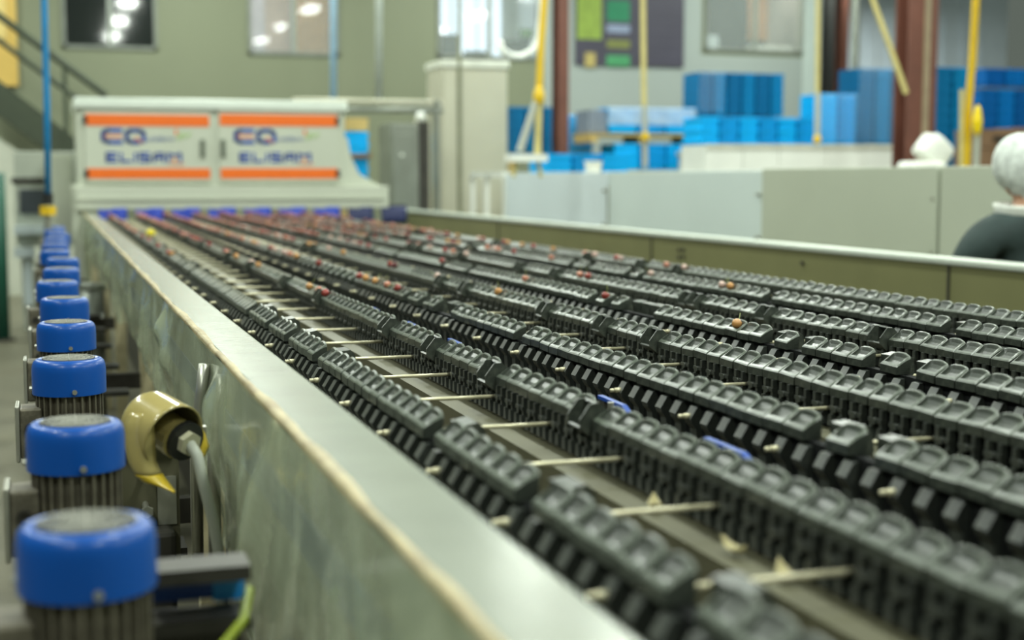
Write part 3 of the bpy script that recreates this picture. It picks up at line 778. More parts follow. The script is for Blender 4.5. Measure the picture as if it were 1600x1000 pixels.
fc = MB(); cprof = [(.001, -.0115), (.0095, -.007), (.0125, 0), (.010, .007), (.001, .010)]
for _ in range(520):
    ln = rc.choices(range(8), weights=[2, 5, 5, 5, 5, 5, 5, 5])[0]; y = 13.8-5.2*rc.random()**1.2
    fc.lathe(cprof, (LX[ln]-.006+rc.uniform(-.02, .012), y, ZC+.0145+rc.choice((0, 0, .012))), 7, cap=False)
tag(fc.build('cherry_crowd', mat('cherry_mixed', (.36, .13, .09), .3, var=.6, scale=30), None, smooth=True, loc=(1.4, 11, ZC)), 'crowded far cherries covering the lanes just before the white cabinet', 'cherries', kind='stuff')
# yellow tag on second lane far end, leaves
p = Vector((.62, 9.6, 1.175))
o = MB().lathe([(.001, 0), (.022, .002), (.030, .014), (.026, .034), (.012, .044), (.001, .046)], p, 16, cap=False).build('yellow_ball', mat('bright_yellow_plastic', (.75, .62, .01), .4), None, smooth=True)
tag(o, 'bright yellow plastic ball lying between the first two lanes near the far end', 'ball')
o.location.z = 1.236
M_leaf = mat('dry_yellow_leaf', (.42, .37, .19), .5, var=.2, scale=30)
for k, (lx, ly, rz, lab) in enumerate([(.738, 1.33, 1.35, 'dry pale leaf lying on the channel rail, nearest the camera'), (.733, 1.44, 1.75, 'dry pale leaf on the channel rail under the second nearest rod'), (.735, 1.67, 1.2, 'dry pale leaf on the channel rail under the third rod'), (.62, 1.63, 2.2, 'curled yellowish leaf on the rail beside the first lane')]):
    c, s_ = math.cos(rz), math.sin(rz)
    def lf(a, b):
        u = (a-.5)*.046; w = .009*math.sin(a*PI)*(b-.5)*2
        return (lx+u*c-w*s_, ly+u*s_+w*c, (1.190 if lx > .69 else 1.079)+.010*(a-.5)**2*4+.006*abs(b-.5)*2+ .003*a)
    o = MB().grid(lf, 9, 5).build('dry_leaf', M_leaf, None, smooth=True, solid=.0008)
    tag(o, lab, 'leaf', 'dry leaves')
# tray between lane 1 and 2 for leaves
slat = MB().box(0, .125, -.030, .030, 1.060, 1.076).mesh('cross_slat', M_cream)
for p in range(4):
    k = -1
    while ROD_Y0+k*ROD_P < 6.5:
        place('cross_slat', slat, (LX[2*p]+.02, ROD_Y0+k*ROD_P+.11, 0), mach); k += 1

# ================================================================== RIGHT SIDE: partition panels and worker
XP = 4.75
edges = [(790, 270), (950, 272), (1195, 272), (1475, 266), (1700, 262)]
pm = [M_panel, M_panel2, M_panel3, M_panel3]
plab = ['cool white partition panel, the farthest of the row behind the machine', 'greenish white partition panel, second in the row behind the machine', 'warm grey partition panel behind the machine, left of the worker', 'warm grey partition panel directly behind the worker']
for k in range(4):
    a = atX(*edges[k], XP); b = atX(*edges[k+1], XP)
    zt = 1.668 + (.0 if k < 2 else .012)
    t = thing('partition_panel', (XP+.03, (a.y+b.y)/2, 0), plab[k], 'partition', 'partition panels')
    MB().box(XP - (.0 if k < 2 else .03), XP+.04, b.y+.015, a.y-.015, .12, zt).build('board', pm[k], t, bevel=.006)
    MB().box(XP+.04, XP+.10, b.y+.03, b.y+.09, 0, zt-.05).build('post', M_stain, t); MB().box(XP+.04, XP+.10, a.y-.09, a.y-.03, 0, zt-.05).build('post', M_stain, t)
    MB().box(XP-.005, XP+.06, b.y-.012, b.y+.012, .3, zt-.12 if k != 1 else zt-.22).build('joint_strip', M_steel, t)
    for zz in (1.2, 1.5):
        MB().cyl((XP-.034, b.y+.06, zz), (XP, b.y+.06, zz), .012, 8).build('bolt', M_steel, t)
# open frame at the far end of the panels
t = thing('open_frame', (XP, 14.9, 0), 'white tubular open frame at the far end of the partition panels', 'frame')
a = atX(738, 268, XP); b = atX(790, 268, XP)
MB().box(XP-.03, XP+.03, b.y, a.y, 1.62, 1.68).build('top_bar', M_white, t)
for f_ in (0, .55, 1):
    yy = b.y+(a.y-b.y)*f_; MB().box(XP-.025, XP+.025, yy-.03, yy+.03, 0, 1.64).build('post', M_white, t)
MB().box(XP-.02, XP+.02, b.y, a.y, 1.05, 1.10).build('rail', M_white, t)

# worker seen from behind at the right edge
def skin_obj(name, pts, edges_, radii, m, parent, root=0, sub=2):
    off = base(parent)
    me = bpy.data.meshes.new(name); me.from_pydata([tuple(Vector(p)-off) for p in pts], edges_, []); me.update()
    o = bpy.data.objects.new(name, me); COL.objects.link(o); o.parent = parent; WL[o] = off
    md = o.modifiers.new('skin', 'SKIN'); md.use_smooth_shade = True
    lay = me.skin_vertices[0].data
    for i, r in enumerate(radii): lay[i].radius = r if isinstance(r, tuple) else (r, r); lay[i].use_root = (i == root)
    o.modifiers.new('subd', 'SUBSURF').levels = sub; o.modifiers['subd'].render_levels = sub
    me.materials.append(m)
    return o
PW = Vector((4.190, 5.38, 0))
M_skin = mat('worker_skin', (.42, .22, .13), .5, var=.06)
M_shirt = mat('dark_teal_sweatshirt', (.022, .040, .038), .75, var=.2, scale=8, bump=.15, bscale=25)
M_net = mat('white_hair_net', (.62, .66, .62), .6, var=.25, scale=25, bump=.4, bscale=35)
per = thing('person', PW, 'worker seen from behind in white hair net and dark teal sweatshirt', 'person')
def w(x, y, z): return PW + Vector((x, y, z))
# facing away from the camera and slightly to the right, forearms forward over the work table
pts = [w(0,0,.98), w(0,0,1.15), w(0,.01,1.32), w(0,.015,1.42), w(.005,.03,1.51), w(.01,.05,1.60), w(.012,.06,1.70),
       w(-.15,.01,1.415), w(-.215,.03,1.36), w(-.265,.10,1.16), w(-.20,.30,1.08), w(-.165,.38,1.075),
       w(.15,.01,1.415), w(.215,.03,1.36), w(.265,.10,1.16), w(.20,.30,1.08), w(.165,.38,1.075),
       w(-.09,0,.90), w(-.10,.01,.50), w(-.10,-.01,.09), w(-.10,.13,.04),
       w(.09,0,.90), w(.10,.01,.50), w(.10,-.01,.09), w(.10,.13,.04)]
edg = [(0,1),(1,2),(2,3),(3,4),(4,5),(5,6),(3,7),(7,8),(8,9),(9,10),(10,11),(3,12),(12,13),(13,14),(14,15),(15,16),(0,17),(17,18),(18,19),(19,20),(0,21),(21,22),(22,23),(23,24)]
rad = [(.14,.10),(.12,.09),(.13,.09),(.08,.06),(.052,.055),(.085,.10),(.075,.09),.050,.055,.046,.036,.026,.050,.055,.046,.036,.026,.085,.060,.042,.036,.085,.060,.042,.036]
skin_obj('body', pts, edg, rad, M_skin, per)
# sweatshirt over torso and arms, trousers over hips and legs
sp = [w(0,0,.95), w(0,0,1.15), w(0,.01,1.30), w(0,.015,1.395), w(.003,.02,1.465),
      w(-.15,.01,1.385), w(-.245,.02,1.325), w(-.300,.10,1.14), w(-.21,.28,1.085),
      w(.15,.01,1.385), w(.245,.02,1.325), w(.300,.10,1.14), w(.21,.28,1.085)]
skin_obj('sweatshirt', sp, [(0,1),(1,2),(2,3),(3,4),(3,5),(5,6),(6,7),(7,8),(3,9),(9,10),(10,11),(11,12)],
         [(.195,.15),(.19,.145),(.20,.145),(.165,.135),(.118,.115),.100,.098,.080,.055,.100,.098,.080,.055], M_shirt, per)
tp_ = [w(0,0,.98), w(0,0,.92), w(-.09,0,.86), w(-.10,.01,.50), w(-.10,-.01,.10), w(.09,0,.86), w(.10,.01,.50), w(.10,-.01,.10)]
skin_obj('trousers', tp_, [(0,1),(1,2),(2,3),(3,4),(1,5),(5,6),(6,7)], [(.17,.13),(.165,.135),.10,.075,.062,.10,.075,.062], mat('dark_trousers', (.02, .022, .03), .8), per)
for sgn in (-1, 1):
    MB().lathe([(.02,-.14),(.045,-.12),(.052,-.03),(.05,.06),(.045,.11),(.02,.125)], w(sgn*.10, .05, .045), 16, 'y').build('shoe', M_black, per, smooth=True)
    # hand with five fingers resting forward
    c0 = w(sgn*.160, .39, 1.075)
    hp = [c0, c0+Vector((-sgn*.02, .045, -.004)), c0+Vector((-sgn*.035, .085, -.008))]; he = [(0,1),(1,2)]; hr = [(.024,.018),(.036,.016),(.038,.013)]
    for j, (dx, L) in enumerate(((-.030, .062), (-.010, .072), (.010, .068), (.029, .052))):
        b0 = hp[2]+Vector((dx, .006, 0)); i0 = len(hp)
        hp += [b0, b0+Vector((dx*.15, L*.5, -.006)), b0+Vector((dx*.2, L*.9, -.026))]; he += [(2, i0), (i0, i0+1), (i0+1, i0+2)]; hr += [.0095, .0085, .007]
    i0 = len(hp); b0 = hp[1]+Vector((-sgn*.030, .0, -.004)); hp += [b0, b0+Vector((-sgn*.022, .028, -.008)), b0+Vector((-sgn*.026, .052, -.014))]; he += [(1, i0), (i0, i0+1), (i0+1, i0+2)]; hr += [.012, .010, .008]
    skin_obj('hand', hp, he, hr, M_skin, per)
HD = w(.012, .075, 1.655)
head = MB().lathe([(.005,-.125),(.045,-.118),(.068,-.09),(.078,-.04),(.084,.02),(.080,.07),(.060,.105),(.03,.122),(.003,.126)], HD, 24, cap=False)
for v in head.v:
    d = v-HD; v.y = HD.y + d.y*1.14 + (.01 if d.z < -.03 else 0)
head.build('head', M_skin, per, smooth=True)
MB().lathe([(.002,.03),(.012,.018),(.014,0),(.010,-.012),(.002,-.016)], HD+Vector((0,.098,-.02)), 10, cap=False).build('nose', M_skin, per, smooth=True)
MB().box(HD.x-.026, HD.x+.026, HD.y+.088, HD.y+.097, HD.z-.068, HD.z-.060).build('mouth', mat('lips', (.30, .10, .08), .5), per)
for sgn in (-1, 1):
    MB().lathe([(.001,-.008),(.010,-.004),(.012,0),(.008,.006),(.001,.008)], HD+Vector((sgn*.032,.089,.0)), 10, 'y', cap=False).build('eye', M_white, per, smooth=True)
    MB().lathe([(.004,-.008),(.024,-.005),(.028,.002),(.016,.008),(.002,.006)], HD+Vector((sgn*.084,.0,-.012)), 14, 'x', cap=False).build('ear', M_skin, per, smooth=True)
def netf(a, b):
    th = 2*PI*b; ph = PI*(.02+.74*a)
    back = max(0, -math.cos(th))
    sag = 1 + .10*a*math.sin(th*9)*.35 + .02*math.sin(th*23)
    r = .120*sag*(1+.10*math.sin(a*PI))
    drop = -.060*back*a
    return HD + Vector((r*math.sin(ph)*math.sin(th), r*1.12*math.sin(ph)*math.cos(th) - .012*back, .020 + r*1.20*math.cos(ph) + drop))
MB().grid(netf, 14, 72).build('hair_net', M_net, per, smooth=True)
# white neck band of a mask / apron tie
def bandf(a, b):
    th = 2*PI*a; return w(.005+(.150+.012*b)*math.sin(th), .02+(.118+.01*b)*math.cos(th), 1.448+.052*b+.008*math.cos(th))
MB().grid(bandf, 40, 4).build('neck_band', M_white, per, smooth=True, solid=.004)

# ================================================================== BACKGROUND THINGS
def crate_mesh(nm, w_, d_, h_, m):
    """open crate: four ribbed walls, rim, floor"""
    mb = MB(); t_ = .02
    mb.box(-w_/2, w_/2, -d_/2, -d_/2+t_, 0, h_).box(-w_/2, w_/2, d_/2-t_, d_/2, 0, h_)
    mb.box(-w_/2, -w_/2+t_, -d_/2+t_, d_/2-t_, 0, h_).box(w_/2-t_, w_/2, -d_/2+t_, d_/2-t_, 0, h_).box(-w_/2+t_, w_/2-t_, -d_/2+t_, d_/2-t_, 0, .02)
    e = .014
    mb.box(-w_/2-e, w_/2+e, -d_/2-e, -d_/2, h_*.70, h_-.012).box(-w_/2-e, -w_/2, -d_/2, d_/2, h_*.70, h_-.012).box(w_/2, w_/2+e, -d_/2, d_/2, h_*.70, h_-.012)
    for k in range(4):
        u = -w_/2+w_*(k+.5)/4; mb.box(u-.012, u+.012, -d_/2-e*.8, -d_/2, .01, h_*.7)
    return mb.mesh(nm, m)
RIB_SHADE = {M_crate: mat('blue_crate_plastic_lit', (.001, .23, .50), .5, spec=.25), M_crate2: mat('bright_blue_crate_plastic_shaded', (.001, .33, .76), .5, spec=.25), M_crate3: mat('deep_blue_crate_plastic_lit', (.002, .17, .50), .5, spec=.25)}  # rib shading of the stacks painted in as alternating tones per column
ncr = 0
def crate_stack(x0, x1, yt, yb, Y, m, cols, lab, h=.13, z_base=None, group=None):
    """columns of single crates between two picture heights, standing at depth Y"""
    global ncr
    p = atY(x0, yt, Y); q = atY(x1, yb, Y)
    W = (q.x-p.x)/cols; zb = q.z if z_base is None else z_base
    n = max(1, round((p.z-zb)/h)); hh = (p.z-zb)/n
    me = crate_mesh('crate', W-.04, .55, hh*.985, m); me2 = crate_mesh('crate', W-.04, .55, hh*.985, RIB_SHADE[m])
    for c in range(cols):
        for k in range(n):
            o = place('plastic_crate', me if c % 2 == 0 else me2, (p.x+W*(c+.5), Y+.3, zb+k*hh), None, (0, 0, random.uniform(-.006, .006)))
            tag(o, lab + ((', %s column' % ORD[c]) if cols > 1 else '') + (', %s from bottom' % (ORD+['ninth', 'tenth', 'eleventh', 'twelfth', 'thirteenth', 'fourteenth'])[k]), 'crate', group or lab); ncr += 1
    return p, q, n
def support(nm, lab, x0, x1, Y, ztop, m=None, d=.7):
    """pallet table or stand that carries crates"""
    t = thing(nm, ((x0+x1)/2, Y+.3, 0), lab, 'pallet stand')
    MB().box(x0-.03, x1+.03, Y-.02, Y+d, ztop-.05, ztop).build('deck', m or M_wood, t)
    for a in (x0, x1-.08):
        for b in (Y, Y+d-.1): MB().box(a, a+.08, b, b+.08, 0, ztop-.05).build('leg', m or M_wood, t)
    return t
specs = [
 # x0, x1, ytop, ybottom, Y, mat, cols, label
 (797, 872, 166, 240, 19.0, M_crate, 3, 'mid blue crate left of the slim brown column'),
 (888, 928, 180, 240, 19.2, M_crate2, 1, 'bright blue crate just right of the slim brown column'),
 (952, 1084, 168, 208, 18.4, M_crate2, 3, 'bright blue film-wrapped crate on the pale pallet'),
 (960, 1082, 224, 266, 18.4, M_crate2, 3, 'bright blue crate beneath the pale pallet'),
 (850, 985, 240, 272, 15.6, M_crate2, 3, 'bright blue crate behind the white tub'),
 (1092, 1226, 112, 182, 19.0, M_crate, 6, 'mid blue crate stacked below the rightmost window'),
 (1095, 1275, 182, 236, 17.0, M_crate2, 6, 'bright blue crate behind the white bins'),
 (1282, 1338, 146, 230, 17.4, M_crate2, 2, 'bright blue crate right of the pale wall end'),
 (1342, 1418, 106, 230, 18.2, M_crate, 3, 'mid blue crate left of the thick brown column'),
 (1464, 1512, 104, 268, 15.0, M_crate, 2, 'mid blue crate right of the thick brown column'),
 (1534, 1640, 138, 202, 17.0, M_crate3, 4, 'deep blue crate above the brown cartons'),
 (1540, 1640, 106, 136, 17.6, M_crate3, 3, 'deep blue crate in the topmost far right row'),
 (541, 578, 206, 240, 18.0, M_crate2, 1, 'bright blue crate above the brown board by the cabinet'),
 (541, 578, 247, 292, 18.0, M_crate2, 1, 'bright blue crate under the brown board by the cabinet'),
]
for sp_ in specs: 
    p, q, n = crate_stack(*sp_)
for (x0, x1, yy, Y, nm, lab, m) in [
    (797, 872, 240, 19.0, 'pallet_stand', 'wooden stand under the crates left of the slim brown column', M_wood),
    (888, 928, 240, 19.2, 'pallet_stand', 'wooden stand under the crates right of the slim brown column', M_wood),
    (960, 1082, 266, 18.4, 'pallet_stand', 'wooden stand under the lower centre crates', M_wood),
    (850, 985, 272, 15.6, 'pallet_stand', 'steel stand under the low bright crate row', M_stain),
    (1095, 1275, 236, 17.0, 'pallet_stand', 'steel stand behind the white bins carrying bright crates', M_stain),
    (1092, 1226, 182, 19.0, 'pallet_stand', 'steel rack under the tallest crate stack', M_stain_d),
    (1282, 1338, 230, 17.4, 'pallet_stand', 'steel stand under the single bright crate column', M_stain),
    (1342, 1418, 230, 18.2, 'pallet_stand', 'steel stand under the tall stack left of the big brown column', M_stain),
    (1464, 1512, 268, 15.0, 'pallet_stand', 'steel stand under the crate column right of the big brown column', M_stain),
    (1540, 1640, 136, 17.6, 'pallet_stand', 'dark rack under the topmost crates at far right', M_stain_d),
    (541, 578, 292, 18.0, 'pallet_stand', 'wooden stand under the crates right of the white cabinet', M_wood)]:
    a = atY(x0, yy, Y); b = atY(x1, yy, Y); support(nm, lab, a.x, b.x, Y, a.z, m)
# board between two crates right of the cabinet
a = atY(539, 240, 18.0); b = atY(580, 247, 18.0)
tag(MB().box(a.x, b.x, 17.95, 18.6, b.z, a.z-.002).build('board', M_card, bevel=.004), 'brown board between two bright blue crates right of the white cabinet', 'board')
# pallet board in the centre background
a = atY(920, 208, 18.4); b = atY(1088, 224, 18.4)
t = thing('wooden_pallet', ((a.x+b.x)/2, 18.7, b.z), 'pale yellow wooden pallet between two layers of blue crates', 'pallet')
for k in range(5): MB().box(a.x, b.x, 18.35+.15*k, 18.45+.15*k, a.z-.035, a.z-.003).build('deck_board', M_wood, t)
for k in range(3):
    xx = a.x+(b.x-a.x-.12)*k/2; MB().box(xx, xx+.12, 18.36, 19.0, b.z+.002, a.z-.035).build('block', M_wood, t)
# film sheets over crates
M_wrap_thin = mat('thin_stretch_wrap', (.72, .84, .90), .25, var=.06, scale=5, alpha=.10)
def wrap(x0, x1, y0, y1, Y, lab, m=None):
    a = atY(x0, y0, Y); b = atY(x1, y1, Y)
    def wf_(u, v):
        if v <= .8: return (a.x+(b.x-a.x)*u, Y-.012+.010*math.sin(u*19+v*7), b.z+(a.z+.004-b.z)*v/.8)
        return (a.x+(b.x-a.x)*u, Y-.012+(v-.8)/.2*.5, a.z+.004)
    o = MB().grid(wf_, 18, 11).build('stretch_film', m or M_wrap_thin, None, smooth=True)
    tag(o, lab, 'plastic film')
wrap(950, 1086, 168, 196, 18.4, 'whitish stretch film round the upper centre crates', M_wrap)
wrap(886, 930, 180, 240, 19.2, 'thin stretch film over the crates right of the slim brown column')
wrap(1282, 1338, 146, 222, 17.4, 'glossy stretch film round the single bright crate column')
wrap(1342, 1418, 106, 222, 18.2, 'glossy stretch film round the stack left of the big brown column')
wrap(1092, 1130, 112, 175, 19.0, 'greyish stretch film on the left edge of the tallest crate stack')
# grey boxes in the background
def carton(x0, x1, y0, y1, Y, m, lab, d=.5, nm='carton', cat='carton'):
    a = atY(x0, y0, Y); b = atY(x1, y1, Y)
    t = thing(nm, ((a.x+b.x)/2, Y+d/2, b.z), lab, cat)
    MB().box(a.x, b.x, Y, Y+d, b.z, a.z).build('box_body', m, t, bevel=.008)
    MB().box(a.x-.004, b.x+.004, Y-.004, Y+d+.004, a.z-.05, a.z+.004).build('lid', m, t)
    MB().box((a.x+b.x)/2-.03, (a.x+b.x)/2+.03, Y-.006, Y+d, a.z+.004, a.z+.007).build('tape', M_wood, t)
    return a, b
carton(920, 952, 172, 208, 18.5, mat('grey_carton', (.22, .26, .32), .6), 'dark grey carton on the left end of the pale pallet')
carton(545, 575, 185, 205, 18.1, M_wood, 'tan carton on top of the crates right of the white cabinet')
for k, (x0, x1, y0, y1) in enumerate([(1534, 1590, 203, 232), (1592, 1650, 200, 232), (1532, 1592, 233, 268), (1594, 1660, 233, 268)]):
    carton(x0, x1, y0, y1, 14.0, M_card, ['upper left brown carton behind the worker', 'upper right brown carton behind the worker', 'lower left brown carton behind the worker', 'lower right brown carton behind the worker'][k])
a = atY(1532, 268, 14.0); b = atY(1660, 268, 14.0); support('pallet_stand', 'dark stand under the brown cartons behind the worker', a.x, b.x, 14.0, a.z, M_stain_d, .55)
a = atY(1553, 213, 13.99); MB()
tag(MB().box(a.x, a.x+.19, 13.985, 13.999, a.z-.06, a.z).build('carton_print', M_dark), 'dark printed patch on the upper left brown carton', 'print')
# white bins row
for k, (x0, x1) in enumerate([(1104, 1160), (1162, 1216), (1218, 1290), (1292, 1350), (1352, 1424)]):
    a = atY(x0, 226, 13.0); b = atY(x1, 272, 13.0); t = thing('white_bin', ((a.x+b.x)/2, 13.3, b.z), '%s white plastic bin from the left in the row above the panels' % ORD[k], 'bin', 'white bins in a row')
    W = b.x-a.x
    MB().box(a.x, b.x, 13.0, 13.02, b.z, a.z).box(a.x, b.x, 13.58, 13.6, b.z, a.z).box(a.x, a.x+.02, 13.02, 13.58, b.z, a.z).box(b.x-.02, b.x, 13.02, 13.58, b.z, a.z).box(a.x, b.x, 13.0, 13.6, b.z, b.z+.02).build('tub', M_white, t)
    MB().box(a.x-.012, b.x+.006, 12.985, 13.005, a.z-.035, a.z+.004).build('rim', mat('bin_rim', (.60, .60, .50), .5), t)
a = atY(1100, 272, 13.0); b = atY(1426, 272, 13.0); support('bin_stand', 'white stand carrying the row of white bins', a.x, b.x, 13.0, a.z, M_stain, .6)
# white sacks near the big column
def sack(px, py, w_, h_, Y, lab, tilt):
    c = atY(px, py, Y)
    mb = MB()
    def f(a, b):
        th = 2*PI*a; ph = PI*(b-.5)
        sg = lambda v, e: math.copysign(abs(v)**e, v)
        x_ = sg(math.cos(ph), .45)*sg(math.cos(th), .5)*w_/2; y_ = sg(math.cos(ph), .45)*sg(math.sin(th), .5)*.14; z_ = sg(math.sin(ph), .5)*h_/2
        x_ += .012*math.sin(7*th+5*b)
        return c + Vector((x_*math.cos(tilt)-z_*math.sin(tilt), y_, x_*math.sin(tilt)+z_*math.cos(tilt)))
    o = mb.grid(f, 33, 15).build('white_sack', M_white, None, smooth=True); tag(o, lab, 'sack', 'white sacks by the brown column')
    return o
sack(1458, 236, .30, .26, 11.6, 'white folded sack leaning at the foot of the big brown column', -.7)
sack(1440, 262, .42, .12, 11.4, 'flat white sack lying below the big brown column', 0)
a = atY(1415, 268, 11.4); b = atY(1500, 268, 11.4); support('sack_stand', 'small steel table under the white sacks', a.x, b.x, 11.2, atY(1440, 271, 11.4).z, M_stain, .6)
# small white pot and low white tray line
o = thing('white_tub', atY(927, 272, 13.6), 'small white tub standing on the low blue crates', 'tub')
c = WL[o]; MB().lathe([(.075, 0), (.088, .12), (.092, .13), (.086, .13), (.072, .01), (.001, .01)], c, 20, cap=False).build('tub', M_white, o, smooth=False)
MB().lathe([(.093, .118), (.096, .118), (.096, .132), (.093, .132)], c, 20, cap=False).build('rim', M_white, o)
support('tub_stand', 'small steel stand under the white tub', c.x-.14, c.x+.14, 13.4, c.z, M_stain, .4)

# brown columns
def column(x0, x1, Y, lab, strip=False):
    a = atY(x0, 100, Y); b = atY(x1, 100, Y); W = b.x-a.x
    t = thing('steel_column', ((a.x+b.x)/2, Y+.12, 0), lab, 'column', 'red brown steel columns')
    MB().box(a.x, b.x, Y, Y+.018, 0, 7.2).build('front_flange', M_brown, t); MB().box(a.x, b.x, Y+.22, Y+.238, 0, 7.2).build('rear_flange', M_brown, t)
    MB().box((a.x+b.x)/2-.01, (a.x+b.x)/2+.01, Y+.018, Y+.22, 0, 7.2).build('web', M_brown, t)
    MB().box(a.x-.06, b.x+.06, Y-.06, Y+.30, 0, .02).build('base_plate', M_brown, t)
    if strip: MB().box(a.x+W*.52, a.x+W*.72, Y-.02, Y, 1.4, 7.0).build('conduit', mat('tan_conduit', (.28, .22, .14), .5), t)
column(872, 889, 18.0, 'slim red brown steel column right of the yellow tripod strap')
column(1419, 1464, 12.0, 'thick red brown steel column with a tan conduit', True)
column(1314, 1325, 24.0, 'thin dark red column far behind the blue stacks')
# dark posts far behind
for k, (x0, x1, Y, m, lab) in enumerate([(1283, 1303, 25.0, M_black, 'black vertical post right of the pale wall end'), (1303, 1313, 26.0, M_stain_d, 'grey vertical post beside the black post'), (1330, 1341, 20.0, M_stain_d, 'pale grey vertical pipe left of the big brown column')]):
    a = atY(x0, 100, Y); b = atY(x1, 100, Y); t = thing('post', ((a.x+b.x)/2, Y, 0), lab, 'post')
    MB().cyl(((a.x+b.x)/2, Y, 0), ((a.x+b.x)/2, Y, 7.2), (b.x-a.x)/2, 12).build('shaft', m, t)
    MB().box(a.x-.05, b.x+.05, Y-.15, Y+.15, 0, .02).build('foot', m, t)

# yellow straps, hoses and poles
def strap(nm, lab, pts, Y, w_, m, cat='strap'):
    P_ = [atY(x_, y_, Y) for x_, y_ in pts]; mb = MB()
    for p, q in zip(P_, P_[1:]):
        d = (q-p).normalized(); s_ = Vector((d.z, 0, -d.x))*w_/2
        mb.add([p-s_, p+s_, q+s_, q-s_, p-s_+Vector((0, .02, 0)), p+s_+Vector((0, .02, 0)), q+s_+Vector((0, .02, 0)), q-s_+Vector((0, .02, 0))],
               [(0,1,2,3),(7,6,5,4),(0,4,5,1),(1,5,6,2),(2,6,7,3),(3,7,4,0)])
    t = thing(nm, P_[-1], lab, cat)
    mb.build('band', m, t); return t, P_
t, P_ = strap('lifting_strap', 'yellow lifting strap hanging left of the slim brown column', [(853, -150), (851, 0), (846, 70), (843, 140)], 12.5, .060, M_yellow)
strap_knot = MB().lathe([(.01, -.09), (.045, -.06), (.055, 0), (.04, .06), (.015, .09)], atY(842, 150, 12.49), 12).build('knot', M_yellow, t)
for (xa, ya, xb, yb, m) in ((838, 158, 812, 236, M_cable), (842, 158, 840, 240, M_yellow2)):
    p = atY(xa, ya, 12.5); q = atY(xb, yb, 12.5); MB().tube([p, q], .035, 8).build('sling_leg', m, t)
q = atY(815, 246, 12.5); MB().box(q.x-.13, q.x+.22, 12.4, 12.6, q.z-.04, q.z+.03).build('spreader_bar', M_white, t)
for dx in (-.05, .16): MB().tube([q+Vector((dx, 0, -.04)), q+Vector((dx-.03 if dx < 0 else dx+.03, 0, -.18))], .02, 8).build('hook', M_yellow2, t)
t, P_ = strap('hoist_strap', 'thin yellow strap hanging in front of the dark poster', [(1004, -150), (1006, 105), (1007, 165)], 14.0, .055, M_yellow2)
MB().tube([atY(1007, 165, 14.0), atY(1008, 262, 14.0)], .032, 8).build('white_sleeve', M_cable, t)
MB().lathe([(.01, -.05), (.04, -.03), (.045, 0), (.04, .03), (.01, .05)], atY(1008, 214, 13.96), 10).build('clip', M_yellow, t)
t, P_ = strap('hoist_strap', 'yellow strap hanging at the pale wall end', [(1277, -150), (1279, 0), (1278, 145)], 14.0, .045, M_yellow2)
MB().tube([atY(1278, 145, 14.0), atY(1277, 212, 14.0)], .034, 8).build('white_sleeve', M_cable, t)
MB().lathe([(.01, -.05), (.04, -.03), (.045, 0), (.04, .03), (.01, .05)], atY(1277, 218, 13.98), 10).build('clip', M_yellow, t)
strap('brace_strap', 'slanted pale yellow strap tied to the big brown column', [(1345, -60), (1368, 10), (1392, 75), (1417, 146)], 11.9, .050, M_yellow2)
t, P_ = strap('lifting_strap', 'broad bright yellow strap hanging right of the big brown column', [(1529, -150), (1526, 0), (1521, 90), (1514, 170), (1510, 262)], 10.5, .062, M_yellow)
MB().lathe([(.01, -.12), (.035, -.08), (.045, 0), (.03, .10), (.01, .14)], atY(1527, 190, 10.45), 12).build('hook_block', mat('vivid_yellow', (.85, .62, .0), .4), t)
MB().tube([atY(1527, 205, 10.5), atY(1525, 262, 10.5)], .030, 8).build('grey_sleeve', M_cable, t)
MB().tube([atY(1503, 140, 10.52), atY(1502, 262, 10.52)], .02, 8).build('faded_leg', M_yellow2, t)
# white sagging hose under the bright window
pts = [atY(778, 62, 17.0), atY(784, 78, 17.0), atY(798, 88, 17.0), atY(815, 89, 17.0), atY(832, 80, 17.0), atY(842, 62, 17.0), atY(846, 20, 17.0), atY(846, -150, 17.0)]
tag(MB().tube(pts, .045, 10).build('sagging_hose', M_white, None, smooth=True), 'white hose sagging below the bright office window', 'hose')
# blue air hose at left with fitting
t = thing('air_hose', atY(75, 345, 10.5), 'blue vertical air hose at the left with black and yellow fitting', 'hose')
MB().tube([atY(67, -200, 10.5), atY(69, 0, 10.5), atY(73, 150, 10.5), atY(75, 304, 10.5)], .022, 10).build('tube', mat('sky_blue_hose', (.01, .22, .50), .4), t, smooth=True)
MB().cyl(atY(75, 302, 10.5), atY(75, 320, 10.5), .035, 12).build('coupling', M_black, t)
MB().cyl(atY(75, 322, 10.5), atY(75, 336, 10.5), .055, 12).build('yellow_fitting', M_yellow, t)
MB().cyl(atY(75, 336, 10.5), Vector((atY(75, 336, 10.5).x, 10.5, 1.2)), .02, 8).build('nipple', M_steel, t)
for x_, Yp, r_, m, lab, ybot in ((521, 20.0, .045, mat('pale_blue_pipe', (.22, .36, .48), .4), 'pale blue pipe hanging behind the right end of the white cabinet', 300), (592, 20.0, .05, mat('pale_grey_pipe', (.50, .55, .50), .4), 'pale grey vertical pipe between cabinet and tall locker', 155)):
    p = atY(x_, -200, Yp); q = atY(x_, ybot, Yp)
    t = thing('drop_pipe', q, lab, 'pipe'); MB().cyl(p, q, r_, 12).build('tube', m, t, smooth=True); MB().cyl(q, q-Vector((0, 0, .08)), r_*1.4, 12).build('end_fitting', M_steel, t)
